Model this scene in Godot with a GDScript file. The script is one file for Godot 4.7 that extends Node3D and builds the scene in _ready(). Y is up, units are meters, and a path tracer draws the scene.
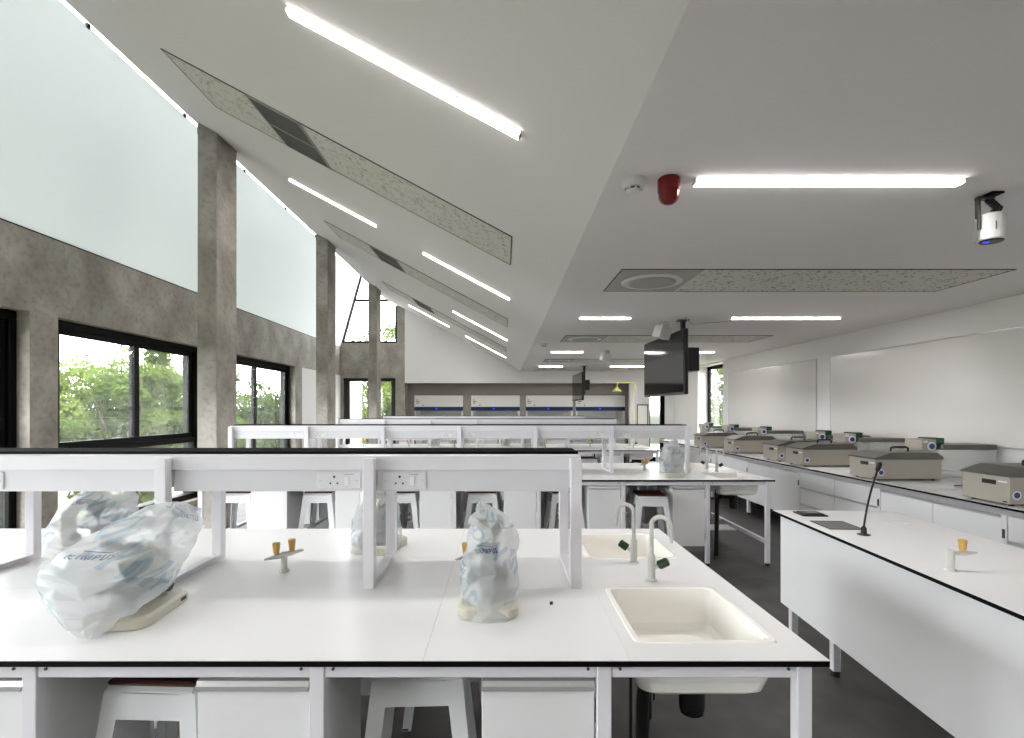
extends Node3D
# A teaching laboratory: rows of white benches under a sloping ceiling, windows to trees on one side.
# Depth d is the distance in front of the photographer, so z = -d.  Photo pixels were turned to metres
# with a focal length of 527 px, vanishing point (503, 409) and an eye height of 1.45 m.

const EYE := 1.45
const CREASE_X := 0.48          # where the flat ceiling turns into the slope
const CEIL_Y := 2.5
const SLOPE := 0.536
const EDGE_X := -3.30           # free edge of the sloping ceiling
const LEFT_X := -4.5
const RIGHT_X := 4.75
const END_D := 14.6
const BACK_D := -4.6
const BAND_TOP := 3.15

var M := {}
var taken := {}
var mesh_cache := {}
var rng := RandomNumberGenerator.new()

# ------------------------------------------------------------------ mesh builder
class MB:
	var v := PackedVector3Array()
	var n := PackedVector3Array()
	var uv := PackedVector2Array()
	var col := PackedColorArray()
	var idx := PackedInt32Array()
	var use_uv := false
	var use_col := false
	func tri(a: Vector3, b: Vector3, c: Vector3) -> void:   # counter-clockwise seen from outside
		var nn := (b - a).cross(c - a).normalized()
		var k := v.size()
		v.append_array([a, b, c]); n.append_array([nn, nn, nn])
		idx.append_array([k, k + 2, k + 1])
	func quad(a: Vector3, b: Vector3, c: Vector3, d: Vector3) -> void:
		var nn := (c - a).cross(d - b).normalized()
		var k := v.size()
		v.append_array([a, b, c, d]); n.append_array([nn, nn, nn, nn])
		idx.append_array([k, k + 2, k + 1, k, k + 3, k + 2])
	func poly(p: Array) -> void:
		for i in range(1, p.size() - 1): tri(p[0], p[i], p[i + 1])
	func box(c: Vector3, s: Vector3, bv := 0.0) -> void:
		var h := s / 2.0
		bv = minf(bv, minf(h.x, minf(h.y, h.z)) * 0.9)
		for ax in 3:
			var a1 := (ax + 1) % 3
			var a2 := (ax + 2) % 3
			for sg in [-1.0, 1.0]:
				var pts := []
				for q in [[-1, -1], [1, -1], [1, 1], [-1, 1]]:
					var p := Vector3.ZERO
					p[ax] = sg * h[ax]
					p[a1] = q[0] * (h[a1] - bv)
					p[a2] = q[1] * (h[a2] - bv)
					pts.append(c + p)
				if sg > 0: quad(pts[0], pts[1], pts[2], pts[3])
				else: quad(pts[3], pts[2], pts[1], pts[0])
		if bv <= 0.0: return
		for ax in 3:
			var a1 := (ax + 1) % 3
			var a2 := (ax + 2) % 3
			for s1 in [-1.0, 1.0]:
				for s2 in [-1.0, 1.0]:
					var p := [Vector3.ZERO, Vector3.ZERO, Vector3.ZERO, Vector3.ZERO]
					for k in 4:
						p[k][ax] = (h[ax] - bv) * (-1.0 if k == 0 or k == 3 else 1.0)
						p[k][a1] = s1 * (h[a1] - (0.0 if k < 2 else bv))
						p[k][a2] = s2 * (h[a2] - (bv if k < 2 else 0.0))
						p[k] += c
					if s1 * s2 > 0: quad(p[0], p[1], p[2], p[3])
					else: quad(p[3], p[2], p[1], p[0])
		for sx in [-1.0, 1.0]:
			for sy in [-1.0, 1.0]:
				for sz in [-1.0, 1.0]:
					var a := c + Vector3(sx * h.x, sy * (h.y - bv), sz * (h.z - bv))
					var b := c + Vector3(sx * (h.x - bv), sy * h.y, sz * (h.z - bv))
					var d := c + Vector3(sx * (h.x - bv), sy * (h.y - bv), sz * h.z)
					if sx * sy * sz > 0: tri(a, b, d)
					else: tri(a, d, b)
	func span(x0: float, x1: float, y0: float, y1: float, z0: float, z1: float, bv := 0.0) -> void:
		box(Vector3((x0 + x1) / 2, (y0 + y1) / 2, (z0 + z1) / 2), Vector3(absf(x1 - x0), absf(y1 - y0), absf(z1 - z0)), bv)
	# smooth grid: rows of points, optionally closed around
	func grid(rows: Array, closed := true, uvs := Vector2.ONE) -> void:
		var R := rows.size()
		var C: int = rows[0].size()
		var k := v.size()
		for r in R:
			for c in C:
				var cl := (c - 1 + C) % C if closed else maxi(c - 1, 0)
				var cr := (c + 1) % C if closed else mini(c + 1, C - 1)
				var du: Vector3 = rows[r][cr] - rows[r][cl]
				var dv: Vector3 = rows[mini(r + 1, R - 1)][c] - rows[maxi(r - 1, 0)][c]
				var nn := du.cross(dv)
				if nn.length() < 1e-12:
					dv = rows[mini(r + 2, R - 1)][c] - rows[maxi(r - 2, 0)][c]
					du = rows[clampi(r, 1, R - 2)][cr] - rows[clampi(r, 1, R - 2)][cl]
					nn = du.cross(dv)
				v.append(rows[r][c]); n.append(nn.normalized())
				uv.append(Vector2(float(c) / C * uvs.x, float(r) / (R - 1) * uvs.y))
		for r in R - 1:
			for c in (C if closed else C - 1):
				var c2 := (c + 1) % C
				var a := k + r * C + c
				var b := k + r * C + c2
				var d := k + (r + 1) * C + c
				var e := k + (r + 1) * C + c2
				idx.append_array([a, e, b, a, d, e])
	func tube(pts: Array, rad, seg := 10, caps := true) -> void:
		var rows := []
		var last := Vector3.ZERO
		var side := Vector3.ZERO
		for i in pts.size():
			var t: Vector3 = (pts[mini(i + 1, pts.size() - 1)] - pts[maxi(i - 1, 0)]).normalized()
			if i == 0:
				side = t.cross(Vector3.UP if absf(t.y) < 0.9 else Vector3.RIGHT).normalized()
			else:
				side = (side - t * side.dot(t)).normalized()
			last = t
			var up := t.cross(side)
			var r: float = rad[i] if rad is Array else rad
			var row := []
			for s in seg:
				var a := TAU * s / seg
				row.append(pts[i] + (side * cos(a) + up * sin(a)) * r)
			rows.append(row)
		grid_flatends(rows, caps)
	func grid_flatends(rows: Array, caps: bool) -> void:
		grid(rows)
		if caps:
			var f: Array = rows[0].duplicate(); f.reverse(); poly(f)
			poly(rows[rows.size() - 1])
	func lathe(prof: Array, at := Vector3.ZERO, seg := 20, hard := true) -> void:   # prof: [radius, y] upward
		for i in prof.size() - 1:
			if not hard and i > 0: break
			var part: Array = [prof[i], prof[i + 1]] if hard else prof
			var rows := []
			for p in part:
				var row := []
				for s in seg:
					var a := -TAU * s / seg
					row.append(at + Vector3(cos(a) * p[0], p[1], sin(a) * p[0]))
				rows.append(row)
			grid(rows)
		var cap0 := []
		var cap1 := []
		for s in seg:
			var a := -TAU * s / seg
			cap0.append(at + Vector3(cos(a) * prof[0][0], prof[0][1], sin(a) * prof[0][0]))
			cap1.append(at + Vector3(cos(a) * prof[-1][0], prof[-1][1], sin(a) * prof[-1][0]))
		cap0.reverse()
		if prof[0][0] > 1e-4: poly(cap0)
		if prof[-1][0] > 1e-4: poly(cap1)
	# polygon in a plane (list of Vector2, counter-clockwise seen from +axis w), extruded between w0 and w1
	func prism(p: Array, axis: String, w0: float, w1: float) -> void:
		var put := func(q: Vector2, w: float) -> Vector3:
			if axis == "z": return Vector3(q.x, q.y, w)
			if axis == "x": return Vector3(w, q.y, q.x)
			return Vector3(q.x, w, q.y)
		var area := 0.0
		for i in p.size():
			var q: Vector2 = p[i]
			var r: Vector2 = p[(i + 1) % p.size()]
			area += q.x * r.y - r.x * q.y
		var pp := p.duplicate()
		if (area < 0.0) == (axis == "z"): pp.reverse()
		var flat := PackedVector2Array(pp)
		var t := Geometry2D.triangulate_polygon(flat)
		for i in range(0, t.size(), 3):
			var a: Vector3 = put.call(flat[t[i]], w1)
			var b: Vector3 = put.call(flat[t[i + 1]], w1)
			var c: Vector3 = put.call(flat[t[i + 2]], w1)
			var up: Vector3 = put.call(Vector2.ZERO, 1.0) - put.call(Vector2.ZERO, 0.0)
			if (b - a).cross(c - a).dot(up) * (w1 - w0) < 0.0:
				var s := b; b = c; c = s
			tri(a, b, c)
			var dd: Vector3 = up * (w0 - w1)
			tri(a + dd, c + dd, b + dd)
		for i in pp.size():
			var a: Vector3 = put.call(pp[i], w0)
			var b: Vector3 = put.call(pp[(i + 1) % pp.size()], w0)
			var c: Vector3 = put.call(pp[(i + 1) % pp.size()], w1)
			var d: Vector3 = put.call(pp[i], w1)
			if w1 > w0: quad(a, b, c, d)
			else: quad(d, c, b, a)
	func done() -> ArrayMesh:
		var arr := []
		arr.resize(Mesh.ARRAY_MAX)
		arr[Mesh.ARRAY_VERTEX] = v
		arr[Mesh.ARRAY_NORMAL] = n
		if use_uv: arr[Mesh.ARRAY_TEX_UV] = uv
		if use_col: arr[Mesh.ARRAY_COLOR] = col
		arr[Mesh.ARRAY_INDEX] = idx
		var m := ArrayMesh.new()
		m.add_surface_from_arrays(Mesh.PRIMITIVE_TRIANGLES, arr)
		return m

# ------------------------------------------------------------------ scene helpers
func numbered(called: String) -> String:
	if not taken.has(called):
		taken[called] = 0
		return called
	taken[called] += 1
	return "%s_%03d" % [called, taken[called]]

func tag(o: Node, label: String, category: String, group := "") -> void:
	o.set_meta("label", label)
	o.set_meta("category", category)
	if group: o.set_meta("group", group)

func thing(called: String, label: String, category: String, at := Vector3.ZERO, turn := 0.0, group := "") -> Node3D:
	var o := Node3D.new()
	o.name = numbered(called)
	add_child(o)
	o.position = at
	o.rotation.y = turn
	tag(o, label, category, group)
	return o

func part(parent: Node, called: String, mesh: Mesh, mat: Material, at := Vector3.ZERO) -> MeshInstance3D:
	var o := MeshInstance3D.new()
	o.name = called if parent != self else numbered(called)
	o.mesh = mesh
	o.material_override = mat
	parent.add_child(o, true)
	o.position = at
	return o

func bmesh(s: Vector3, bv := 0.0) -> Mesh:
	var key := [s.snapped(Vector3.ONE * 0.0001), snappedf(bv, 0.0001)]
	if not mesh_cache.has(key):
		var b := MB.new()
		b.box(Vector3.ZERO, s, bv)
		mesh_cache[key] = b.done()
	return mesh_cache[key]

# a box part given by its extents in the parent's axes
func slab(parent: Node, called: String, mat: Material, x0: float, x1: float, y0: float, y1: float, z0: float, z1: float, bv := 0.0) -> MeshInstance3D:
	return part(parent, called, bmesh(Vector3(absf(x1 - x0), absf(y1 - y0), absf(z1 - z0)), bv), mat, Vector3((x0 + x1) / 2, (y0 + y1) / 2, (z0 + z1) / 2))

func struct(called: String, b, mat: Material, label: String) -> MeshInstance3D:
	var o := part(self, called, b.done(), mat)
	o.set_meta("kind", "structure")
	o.set_meta("label", label)
	return o

func copy(o: Node3D, label: String, at: Vector3, turn := 0.0) -> Node3D:
	var c: Node3D = o.duplicate()
	c.name = numbered(String(o.name).rstrip("0123456789").rstrip("_"))
	add_child(c)
	c.position = at
	c.rotation.y = turn
	c.set_meta("label", label)
	return c

func slope_y(x: float) -> float:
	return CEIL_Y + SLOPE * (CREASE_X - x)

# ------------------------------------------------------------------ materials
func mat(key: String, c: Color, rough := 0.5, metal := 0.0) -> StandardMaterial3D:
	var m := StandardMaterial3D.new()
	m.resource_name = key
	m.albedo_color = c
	m.roughness = rough
	m.metallic = metal
	M[key] = m
	return m

func noise_tex(freq: float, seed_: int, ramp: Array, octaves := 5, kind := FastNoiseLite.TYPE_SIMPLEX_SMOOTH) -> NoiseTexture2D:
	var f := FastNoiseLite.new()
	f.seed = seed_
	f.noise_type = kind
	f.frequency = freq
	f.fractal_octaves = octaves
	var t := NoiseTexture2D.new()
	t.width = 512; t.height = 512
	t.seamless = true
	t.noise = f
	var g := Gradient.new()
	var offs := PackedFloat32Array()
	var cols := PackedColorArray()
	for r in ramp:
		offs.append(r[0]); cols.append(r[1])
	g.offsets = offs; g.colors = cols
	t.color_ramp = g
	return t

func tri(m: StandardMaterial3D, t: Texture2D, scale_: float) -> void:
	m.albedo_texture = t
	m.uv1_triplanar = true
	m.uv1_world_triplanar = true
	m.uv1_scale = Vector3.ONE * scale_

func glow(key: String, c: Color, e: float) -> void:
	var m := mat(key, c, 0.5)
	m.emission_enabled = true
	m.emission = c
	m.emission_energy_multiplier = e

func make_materials() -> void:
	mat("plaster", Color(0.935, 0.93, 0.92), 0.75)
	mat("ceiling", Color(0.89, 0.87, 0.866), 0.8)
	mat("powder", Color(0.89, 0.885, 0.90), 0.38)          # powder coated steel
	mat("panel_grey", Color(0.84, 0.84, 0.85), 0.45)
	mat("laminate", Color(0.93, 0.93, 0.93), 0.33)         # bench tops
	mat("cabinet", Color(0.90, 0.90, 0.90), 0.4)
	mat("desk_panel", Color(0.94, 0.94, 0.94), 0.4)
	mat("core", Color(0.03, 0.025, 0.03), 0.6).metallic_specular = 0.2
	mat("cream", Color(0.98, 0.97, 0.945), 0.25)           # cast sinks
	mat("shelf_black", Color(0.035, 0.03, 0.035), 0.9).metallic_specular = 0.15
	mat("alloy", Color(0.80, 0.80, 0.80), 0.35, 0.6)
	mat("black", Color(0.035, 0.035, 0.04), 0.4)
	mat("rubber", Color(0.04, 0.04, 0.04), 0.7)
	mat("frame_black", Color(0.022, 0.022, 0.023), 0.5).metallic_specular = 0.25
	mat("tap_grey", Color(0.80, 0.80, 0.78), 0.35)
	mat("green_knob", Color(0.02, 0.19, 0.055), 0.3)
	mat("amber", Color(0.83, 0.66, 0.36), 0.4)
	mat("seat_brown", Color(0.26, 0.12, 0.085), 0.4)
	mat("stool_white", Color(0.87, 0.88, 0.88), 0.3)
	mat("socket_white", Color(0.865, 0.865, 0.87), 0.35)
	mat("scope_body", Color(0.78, 0.77, 0.71), 0.4)
	mat("scope_dark", Color(0.07, 0.07, 0.08), 0.4)
	mat("bath_grey", Color(0.68, 0.655, 0.61), 0.42, 0.1)
	mat("bath_lid", Color(0.42, 0.41, 0.39), 0.4, 0.5)
	mat("steel_dark", Color(0.36, 0.35, 0.34), 0.35, 0.6)
	mat("pump_green", Color(0.06, 0.27, 0.16), 0.4)
	mat("dial_blue", Color(0.16, 0.27, 0.55), 0.4)
	mat("label_white", Color(0.92, 0.92, 0.92), 0.5)
	mat("hood_white", Color(0.93, 0.925, 0.90), 0.4)
	mat("hood_blue", Color(0.06, 0.14, 0.30), 0.35)
	mat("alcove", Color(0.60, 0.575, 0.54), 0.7)
	mat("yellow_pipe", Color(0.76, 0.74, 0.42), 0.35)
	mat("alarm_red", Color(0.45, 0.01, 0.02), 0.2)
	mat("detector", Color(0.85, 0.85, 0.84), 0.4)
	mat("screen", Color(0.02, 0.02, 0.022), 0.08)
	mat("paper", Color(0.93, 0.93, 0.92), 0.7)
	mat("trunk", Color(0.27, 0.22, 0.17), 0.9)
	mat("tree_ground", Color(0.30, 0.32, 0.22), 1.0)
	mat("outside_white", Color(0.85, 0.85, 0.83), 0.8)
	mat("blue_ink", Color(0.12, 0.22, 0.50), 0.5)
	mat("door_brown", Color(0.10, 0.075, 0.065), 0.45)
	mat("chrome", Color(0.85, 0.85, 0.85), 0.12, 0.9)
	mat("cassette", Color(0.66, 0.65, 0.63), 0.55)
	mat("grille_dark", Color(0.42, 0.42, 0.42), 0.6)
	mat("seam", Color(0.30, 0.29, 0.28), 0.7)
	glow("led", Color(1.0, 0.98, 0.98), 5.0)
	glow("led_blue", Color(0.22, 0.27, 0.9), 0.45)
	# whiteboard enamel
	var wb := mat("whiteboard", Color(0.90, 0.885, 0.87), 0.16)
	wb.metallic_specular = 0.6
	# concrete, off the form: blotches and fine grain
	var c1 := mat("concrete", Color(1, 1, 1), 0.8)
	tri(c1, noise_tex(0.006, 11, [[0.0, Color(0.52, 0.50, 0.465)], [0.35, Color(0.605, 0.585, 0.55)], [0.6, Color(0.65, 0.63, 0.592)], [1.0, Color(0.73, 0.71, 0.672)]], 6), 0.45)
	c1.detail_enabled = true
	c1.detail_blend_mode = BaseMaterial3D.BLEND_MODE_MUL
	c1.detail_uv_layer = BaseMaterial3D.DETAIL_UV_1
	c1.detail_albedo = noise_tex(0.05, 4, [[0.0, Color(0.86, 0.86, 0.86)], [0.5, Color(1, 1, 1)], [1.0, Color(1, 1, 1)]], 4)
	# floor: dark mottled vinyl
	var fl := mat("floor", Color(1, 1, 1), 0.55)
	tri(fl, noise_tex(0.012, 21, [[0.0, Color(0.23, 0.225, 0.215)], [0.5, Color(0.285, 0.275, 0.265)], [1.0, Color(0.34, 0.33, 0.315)]], 6), 0.5)
	# mineral fibre tile with worm-hole fissures
	var im := Image.create(512, 512, false, Image.FORMAT_RGB8)
	im.fill(Color(0.83, 0.815, 0.785))
	var r := RandomNumberGenerator.new()
	r.seed = 5
	for k in 700:
		var x := r.randf() * 512.0
		var y := r.randf() * 512.0
		var a := r.randf() * TAU
		var dark := Color(0.34, 0.33, 0.31) if r.randf() < 0.7 else Color(0.5, 0.49, 0.46)
		for s in r.randi_range(3, 9):
			a += r.randf_range(-0.7, 0.7)
			x += cos(a) * 1.3; y += sin(a) * 1.3
			im.set_pixel(posmod(int(x), 512), posmod(int(y), 512), dark)
			for e in [[1, 0], [0, 1], [1, 1], [2, 1], [1, 2]]:
				im.set_pixel(posmod(int(x) + e[0], 512), posmod(int(y) + e[1], 512), dark)
	var ft := mat("fibre_tile", Color(1, 1, 1), 0.9)
	tri(ft, ImageTexture.create_from_image(im), 0.7)
	# glass
	var g := mat("glass", Color(0.92, 0.96, 0.94, 0.06), 0.02)
	g.transparency = BaseMaterial3D.TRANSPARENCY_ALPHA
	var ga := mat("acrylic", Color(0.85, 0.88, 0.86, 0.22), 0.06)
	ga.transparency = BaseMaterial3D.TRANSPARENCY_ALPHA
	# translucent screen of the slanted upper glazing
	var ts := mat("translucent", Color(0.80, 0.81, 0.81), 0.6)
	ts.backlight_enabled = true
	ts.backlight = Color(0.585, 0.598, 0.59)
	# leaves
	for k in 3:
		var lf := mat("leaf%d" % k, [Color(0.30, 0.36, 0.17), Color(0.37, 0.42, 0.22), Color(0.26, 0.32, 0.16)][k], 0.8)
		lf.vertex_color_use_as_albedo = true
		lf.metallic_specular = 0.12
		lf.backlight_enabled = true
		lf.backlight = Color(0.9, 1.0, 0.6)
	# printed polythene of the dust covers
	var pm := mat("polythene", Color(1, 1, 1, 0.50), 0.3)
	pm.albedo_texture = ImageTexture.create_from_image(bag_print())
	pm.transparency = BaseMaterial3D.TRANSPARENCY_ALPHA
	pm.backlight_enabled = true
	pm.backlight = Color(0.6, 0.6, 0.6)

func draw_text(im: Image, text: String, at: Vector2, height: float, ang: float, c: Color, weight := 700) -> void:
	var tm := TextMesh.new()
	var f := SystemFont.new()
	f.font_names = PackedStringArray(["Droid Sans"])
	f.font_weight = weight
	tm.font = f
	tm.text = text
	tm.font_size = 64
	tm.pixel_size = 1.0 / 64.0
	tm.depth = 0.0
	var arr := tm.get_mesh_arrays()
	var vs: PackedVector3Array = arr[Mesh.ARRAY_VERTEX]
	var ix: PackedInt32Array = arr[Mesh.ARRAY_INDEX] if arr[Mesh.ARRAY_INDEX] != null else PackedInt32Array(range(vs.size()))
	var W := im.get_width()
	var H := im.get_height()
	var ca := cos(ang)
	var sa := sin(ang)
	var p2 := PackedVector2Array()
	for q in vs:
		var e := Vector2(q.x, -q.y) * height
		p2.append(at + Vector2(e.x * ca - e.y * sa, e.x * sa + e.y * ca))
	for t in range(0, ix.size(), 3):
		var a := p2[ix[t]]
		var b := p2[ix[t + 1]]
		var d := p2[ix[t + 2]]
		var area := (b - a).cross(d - a)
		if absf(area) < 1e-4: continue
		var lo := a.min(b).min(d).floor()
		var hi := a.max(b).max(d).ceil()
		for y in range(int(lo.y), int(hi.y) + 1):
			for x in range(int(lo.x), int(hi.x) + 1):
				var p := Vector2(x + 0.5, y + 0.5)
				var w0 := (b - a).cross(p - a) / area
				var w1 := (d - b).cross(p - b) / area
				var w2 := (a - d).cross(p - d) / area
				if w0 >= -0.001 and w1 >= -0.001 and w2 >= -0.001:
					im.set_pixel(posmod(x, W), posmod(y, H), c)

func bag_print() -> Image:
	var im := Image.create(1024, 1024, false, Image.FORMAT_RGBA8)
	im.fill(Color(0.87, 0.885, 0.89, 1.0))
	var pale := Color(0.70, 0.79, 0.84, 1.0)
	var ink := Color(0.13, 0.24, 0.48, 1.0)
	for k in 4:
		draw_text(im, "OLYMPUS", Vector2(160 + 250 * k, 300 + 430 * (k % 2)), 150.0, 0.62, pale)
	for k in 9:
		var at := Vector2(70 + 113 * k, 130 + posmod(k * 389, 900))
		draw_text(im, "OLYMPUS", at, 30.0, -0.15 + 0.2 * (k % 3), ink)
		if k % 2 == 0:
			im.fill_rect(Rect2i(posmod(int(at.x) - 50, 900), posmod(int(at.y) - 26, 1000), 96, 3), ink)
	return im

# ------------------------------------------------------------------ build
func _ready() -> void:
	rng.seed = 7
	# camera
	var cam := Camera3D.new()
	cam.name = "camera"
	add_child(cam)
	cam.position = Vector3(0, EYE, 0)
	cam.projection = Camera3D.PROJECTION_FRUSTUM
	cam.near = 0.1
	cam.far = 200.0
	cam.size = 738.0 / 527.0 * 0.1
	cam.frustum_offset = Vector2(9.0 / 527.0 * 0.1, 40.0 / 527.0 * 0.1)
	cam.current = true
	# overcast sky
	var env := Environment.new()
	env.background_mode = Environment.BG_SKY
	var sky := Sky.new()
	var sm := ProceduralSkyMaterial.new()
	sm.sky_top_color = Color(0.98, 0.985, 1.0)
	sm.sky_horizon_color = Color(0.98, 0.99, 1.0)
	sm.ground_horizon_color = Color(0.80, 0.82, 0.78)
	sm.ground_bottom_color = Color(0.45, 0.48, 0.40)
	sm.sky_energy_multiplier = 2.5
	sm.ground_energy_multiplier = 0.8
	sky.sky_material = sm
	env.sky = sky
	env.tonemap_mode = Environment.TONE_MAPPER_LINEAR
	env.tonemap_exposure = 2.45
	env.sdfgi_enabled = true
	env.ssao_enabled = true
	env.ssil_enabled = true
	var we := WorldEnvironment.new()
	we.name = "world_environment"
	we.environment = env
	add_child(we)
	make_materials()
	build_room()
	build_ceiling_things()
	build_benches()
	build_desk()
	build_counter()
	build_end_wall_things()
	build_bags()
	build_outside()

const LAMP := 0.38

# ------------------------------------------------------------------ the room
func build_room() -> void:
	var b := MB.new()
	b.span(LEFT_X - 0.4, RIGHT_X + 0.4, -0.15, 0.0, -END_D - 1.9, -BACK_D + 0.3)
	struct("floor", b, M.floor, "dark grey mottled vinyl floor")
	# ceilings
	b = MB.new()
	b.span(CREASE_X, RIGHT_X + 0.3, CEIL_Y, CEIL_Y + 0.15, -END_D - 0.1, -BACK_D + 0.3)
	struct("ceiling", b, M.ceiling, "flat white plaster ceiling over the desk side")
	b = MB.new()
	b.prism([Vector2(CREASE_X, CEIL_Y), Vector2(EDGE_X, slope_y(EDGE_X)), Vector2(EDGE_X, slope_y(EDGE_X) + 0.10), Vector2(CREASE_X, CEIL_Y + 0.15)], "z", -END_D - 0.1, -BACK_D + 0.3)
	struct("ceiling", b, M.ceiling, "sloping white plaster ceiling rising to the windows")
	# roof over the glazed strip
	b = MB.new()
	b.span(-3.95, EDGE_X + 0.1, 5.62, 5.75, -END_D - 0.3, -BACK_D + 0.3)
	b.span(EDGE_X, EDGE_X + 0.1, slope_y(EDGE_X) + 0.10, 5.62, -END_D - 0.1, -BACK_D + 0.3)
	struct("roof", b, M.plaster, "roof strip above the slanted glazing")
	# left wall: concrete band, piers, lower white part at the far end
	var win := [[-3.7, -1.0], [-0.7, 2.0], [2.3, 5.01], [5.33, 7.97], [8.27, 11.42]]
	b = MB.new()
	var xo := LEFT_X - 0.3
	b.span(xo, LEFT_X, 2.38, BAND_TOP, -END_D, -BACK_D)
	b.span(xo, LEFT_X, 0.0, 0.12, -11.8, 3.7)
	b.span(xo, LEFT_X, 0.0, 2.38, 3.7, -BACK_D)
	b.span(xo, LEFT_X, 0.12, 2.38, -2.3, -2.0)
	b.span(xo, LEFT_X, 0.12, 2.38, 0.7, 1.0)
	b.span(xo, LEFT_X, 0.12, 2.38, -5.33, -5.01)
	b.span(xo, LEFT_X, 0.12, 2.38, -8.27, -7.97)
	b.span(xo, LEFT_X, 0.12, 2.38, -11.8, -11.42)
	struct("wall_left", b, M.concrete, "bare concrete window wall with a deep band above the windows")
	b = MB.new()
	b.span(xo, LEFT_X - 0.003, 0.0, 2.38, -END_D, -11.8)
	struct("wall_left", b, M.plaster, "white plastered bay of the window wall beside the last column")
	for k in 5:
		build_window(k + 1, win[k][0], win[k][1])
	# slanted translucent glazing above the band
	var t := thing("translucent_screen", "slanted translucent white glazing above the concrete band", "glazing", Vector3(0, BAND_TOP, 0))
	t.set_meta("kind", "structure")
	var q := MB.new()
	q.prism([Vector2(-4.53, 0.0), Vector2(-4.515, 0.0), Vector2(-3.97, 1.958), Vector2(-3.985, 1.958)], "z", -END_D, -BACK_D)
	part(t, "sheet", q.done(), M.translucent)
	q = MB.new()
	q.prism([Vector2(-3.985, 1.958), Vector2(-3.979, 1.958), Vector2(-3.951, 2.065), Vector2(-3.957, 2.065)], "z", -END_D, -BACK_D)
	part(t, "pane", q.done(), M.glass)
	q = MB.new()
	q.prism([Vector2(-3.99, 2.065), Vector2(-3.94, 2.065), Vector2(-3.83, 2.48), Vector2(-3.89, 2.48)], "z", -END_D, -BACK_D)
	part(t, "upstand", q.done(), M.plaster)
	for k in 10:
		slab(t, "clip", M.frame_black, -3.985, -3.955, 1.94, 1.985, -(0.45 + 1.53 * k) - 0.02, -(0.45 + 1.53 * k) + 0.02)
	q = MB.new()
	q.span(-4.56, -4.50, -0.002, 0.012, -END_D, -BACK_D)
	part(t, "sill_flashing", q.done(), M.frame_black)
	# right wall with a window opening
	b = MB.new()
	var xr := RIGHT_X + 0.3
	b.span(RIGHT_X, xr, 0.0, CEIL_Y, -11.38, -BACK_D)
	b.span(RIGHT_X, xr, 0.0, CEIL_Y, -END_D - 0.1, -12.84)
	b.span(RIGHT_X, xr, 0.0, 0.85, -12.84, -11.38)
	b.span(RIGHT_X, xr, 2.47, CEIL_Y, -12.84, -11.38)
	struct("wall_right", b, M.plaster, "white plastered wall carrying the whiteboards")
	var w := Node3D.new()
	w.name = "window_6"
	add_child(w)
	w.position = Vector3(RIGHT_X + 0.23, 0.85, -12.11)
	w.set_meta("kind", "structure")
	w.set_meta("label", "narrow black framed window in the whiteboard wall")
	for s in [-1.0, 1.0]:
		slab(w, "jamb", M.frame_black, 0, 0.06, 0, 1.62, s * 0.73 - 0.05 * s - 0.05, s * 0.73 - 0.05 * s + 0.05, 0.004)
	slab(w, "frame_head", M.frame_black, 0, 0.06, 1.54, 1.62, -0.63, 0.63, 0.004)
	slab(w, "frame_sill", M.frame_black, 0, 0.06, 0, 0.08, -0.63, 0.63, 0.004)
	slab(w, "pane", M.glass, 0.027, 0.033, 0.08, 1.54, -0.63, 0.63)
	# wall behind the photographer
	b = MB.new()
	b.prism([Vector2(-4.8, 0), Vector2(xr, 0), Vector2(xr, 2.6), Vector2(CREASE_X, 2.6), Vector2(EDGE_X, slope_y(EDGE_X) + 0.1), Vector2(EDGE_X, 5.7), Vector2(-3.9, 5.7), Vector2(-4.8, 3.15)], "z", -BACK_D, -BACK_D + 0.2)
	struct("wall_back", b, M.plaster, "white plastered wall opposite the fume hoods")
	# end wall: concrete part with door and clerestory
	var z0 := -END_D
	var z1 := -END_D - 0.25
	b = MB.new()
	b.span(-4.8, -4.44, 0, 2.31, z1, z0)
	b.span(-4.8, -2.72, 2.31, 3.28, z1, z0)
	b.span(-2.98, -2.72, 0, 2.31, z1, z0)
	b.prism([Vector2(-2.94, 3.28), Vector2(-2.72, 3.28), Vector2(-2.72, slope_y(-2.72)), Vector2(-2.94, slope_y(-2.94))], "z", z1, z0)
	struct("wall_end", b, M.concrete, "concrete end wall with the glazed door and clerestory")
	# white bulkhead and the wall to the right of the alcove
	b = MB.new()
	b.prism([Vector2(-2.72, 2.17), Vector2(RIGHT_X, 2.17), Vector2(RIGHT_X, CEIL_Y), Vector2(CREASE_X, CEIL_Y), Vector2(-2.72, slope_y(-2.72))], "z", -END_D - 0.15, -END_D + 0.005)
	b.span(3.58, 4.05, 0, 2.17, -END_D - 0.15, -END_D + 0.005)
	b.span(4.50, RIGHT_X, 0, 2.17, -END_D - 0.15, -END_D + 0.005)
	b.span(4.05, 4.50, 2.05, 2.17, -END_D - 0.15, -END_D + 0.005)
	struct("wall_end", b, M.plaster, "white bulkhead wall above the fume hood alcove")
	# alcove
	b = MB.new()
	b.span(-2.9, 3.9, 0, 2.6, -16.35, -16.2)
	b.span(-2.9, -2.72, 0, 2.6, -16.2, -END_D - 0.26)
	b.span(3.58, 3.73, 0, 2.6, -16.2, -END_D - 0.16)
	b.span(-2.9, 3.9, 2.45, 2.6, -16.2, -END_D - 0.16)
	b.span(-2.72, 3.58, 1.86, 2.45, -15.16, -15.08)
	for gap in [[-2.72, -2.535], [-1.135, -0.915], [0.485, 0.645], [1.995, 2.075], [3.485, 3.58]]:
		b.span(gap[0], gap[1], 0.0, 1.86, -15.16, -15.08)
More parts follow.
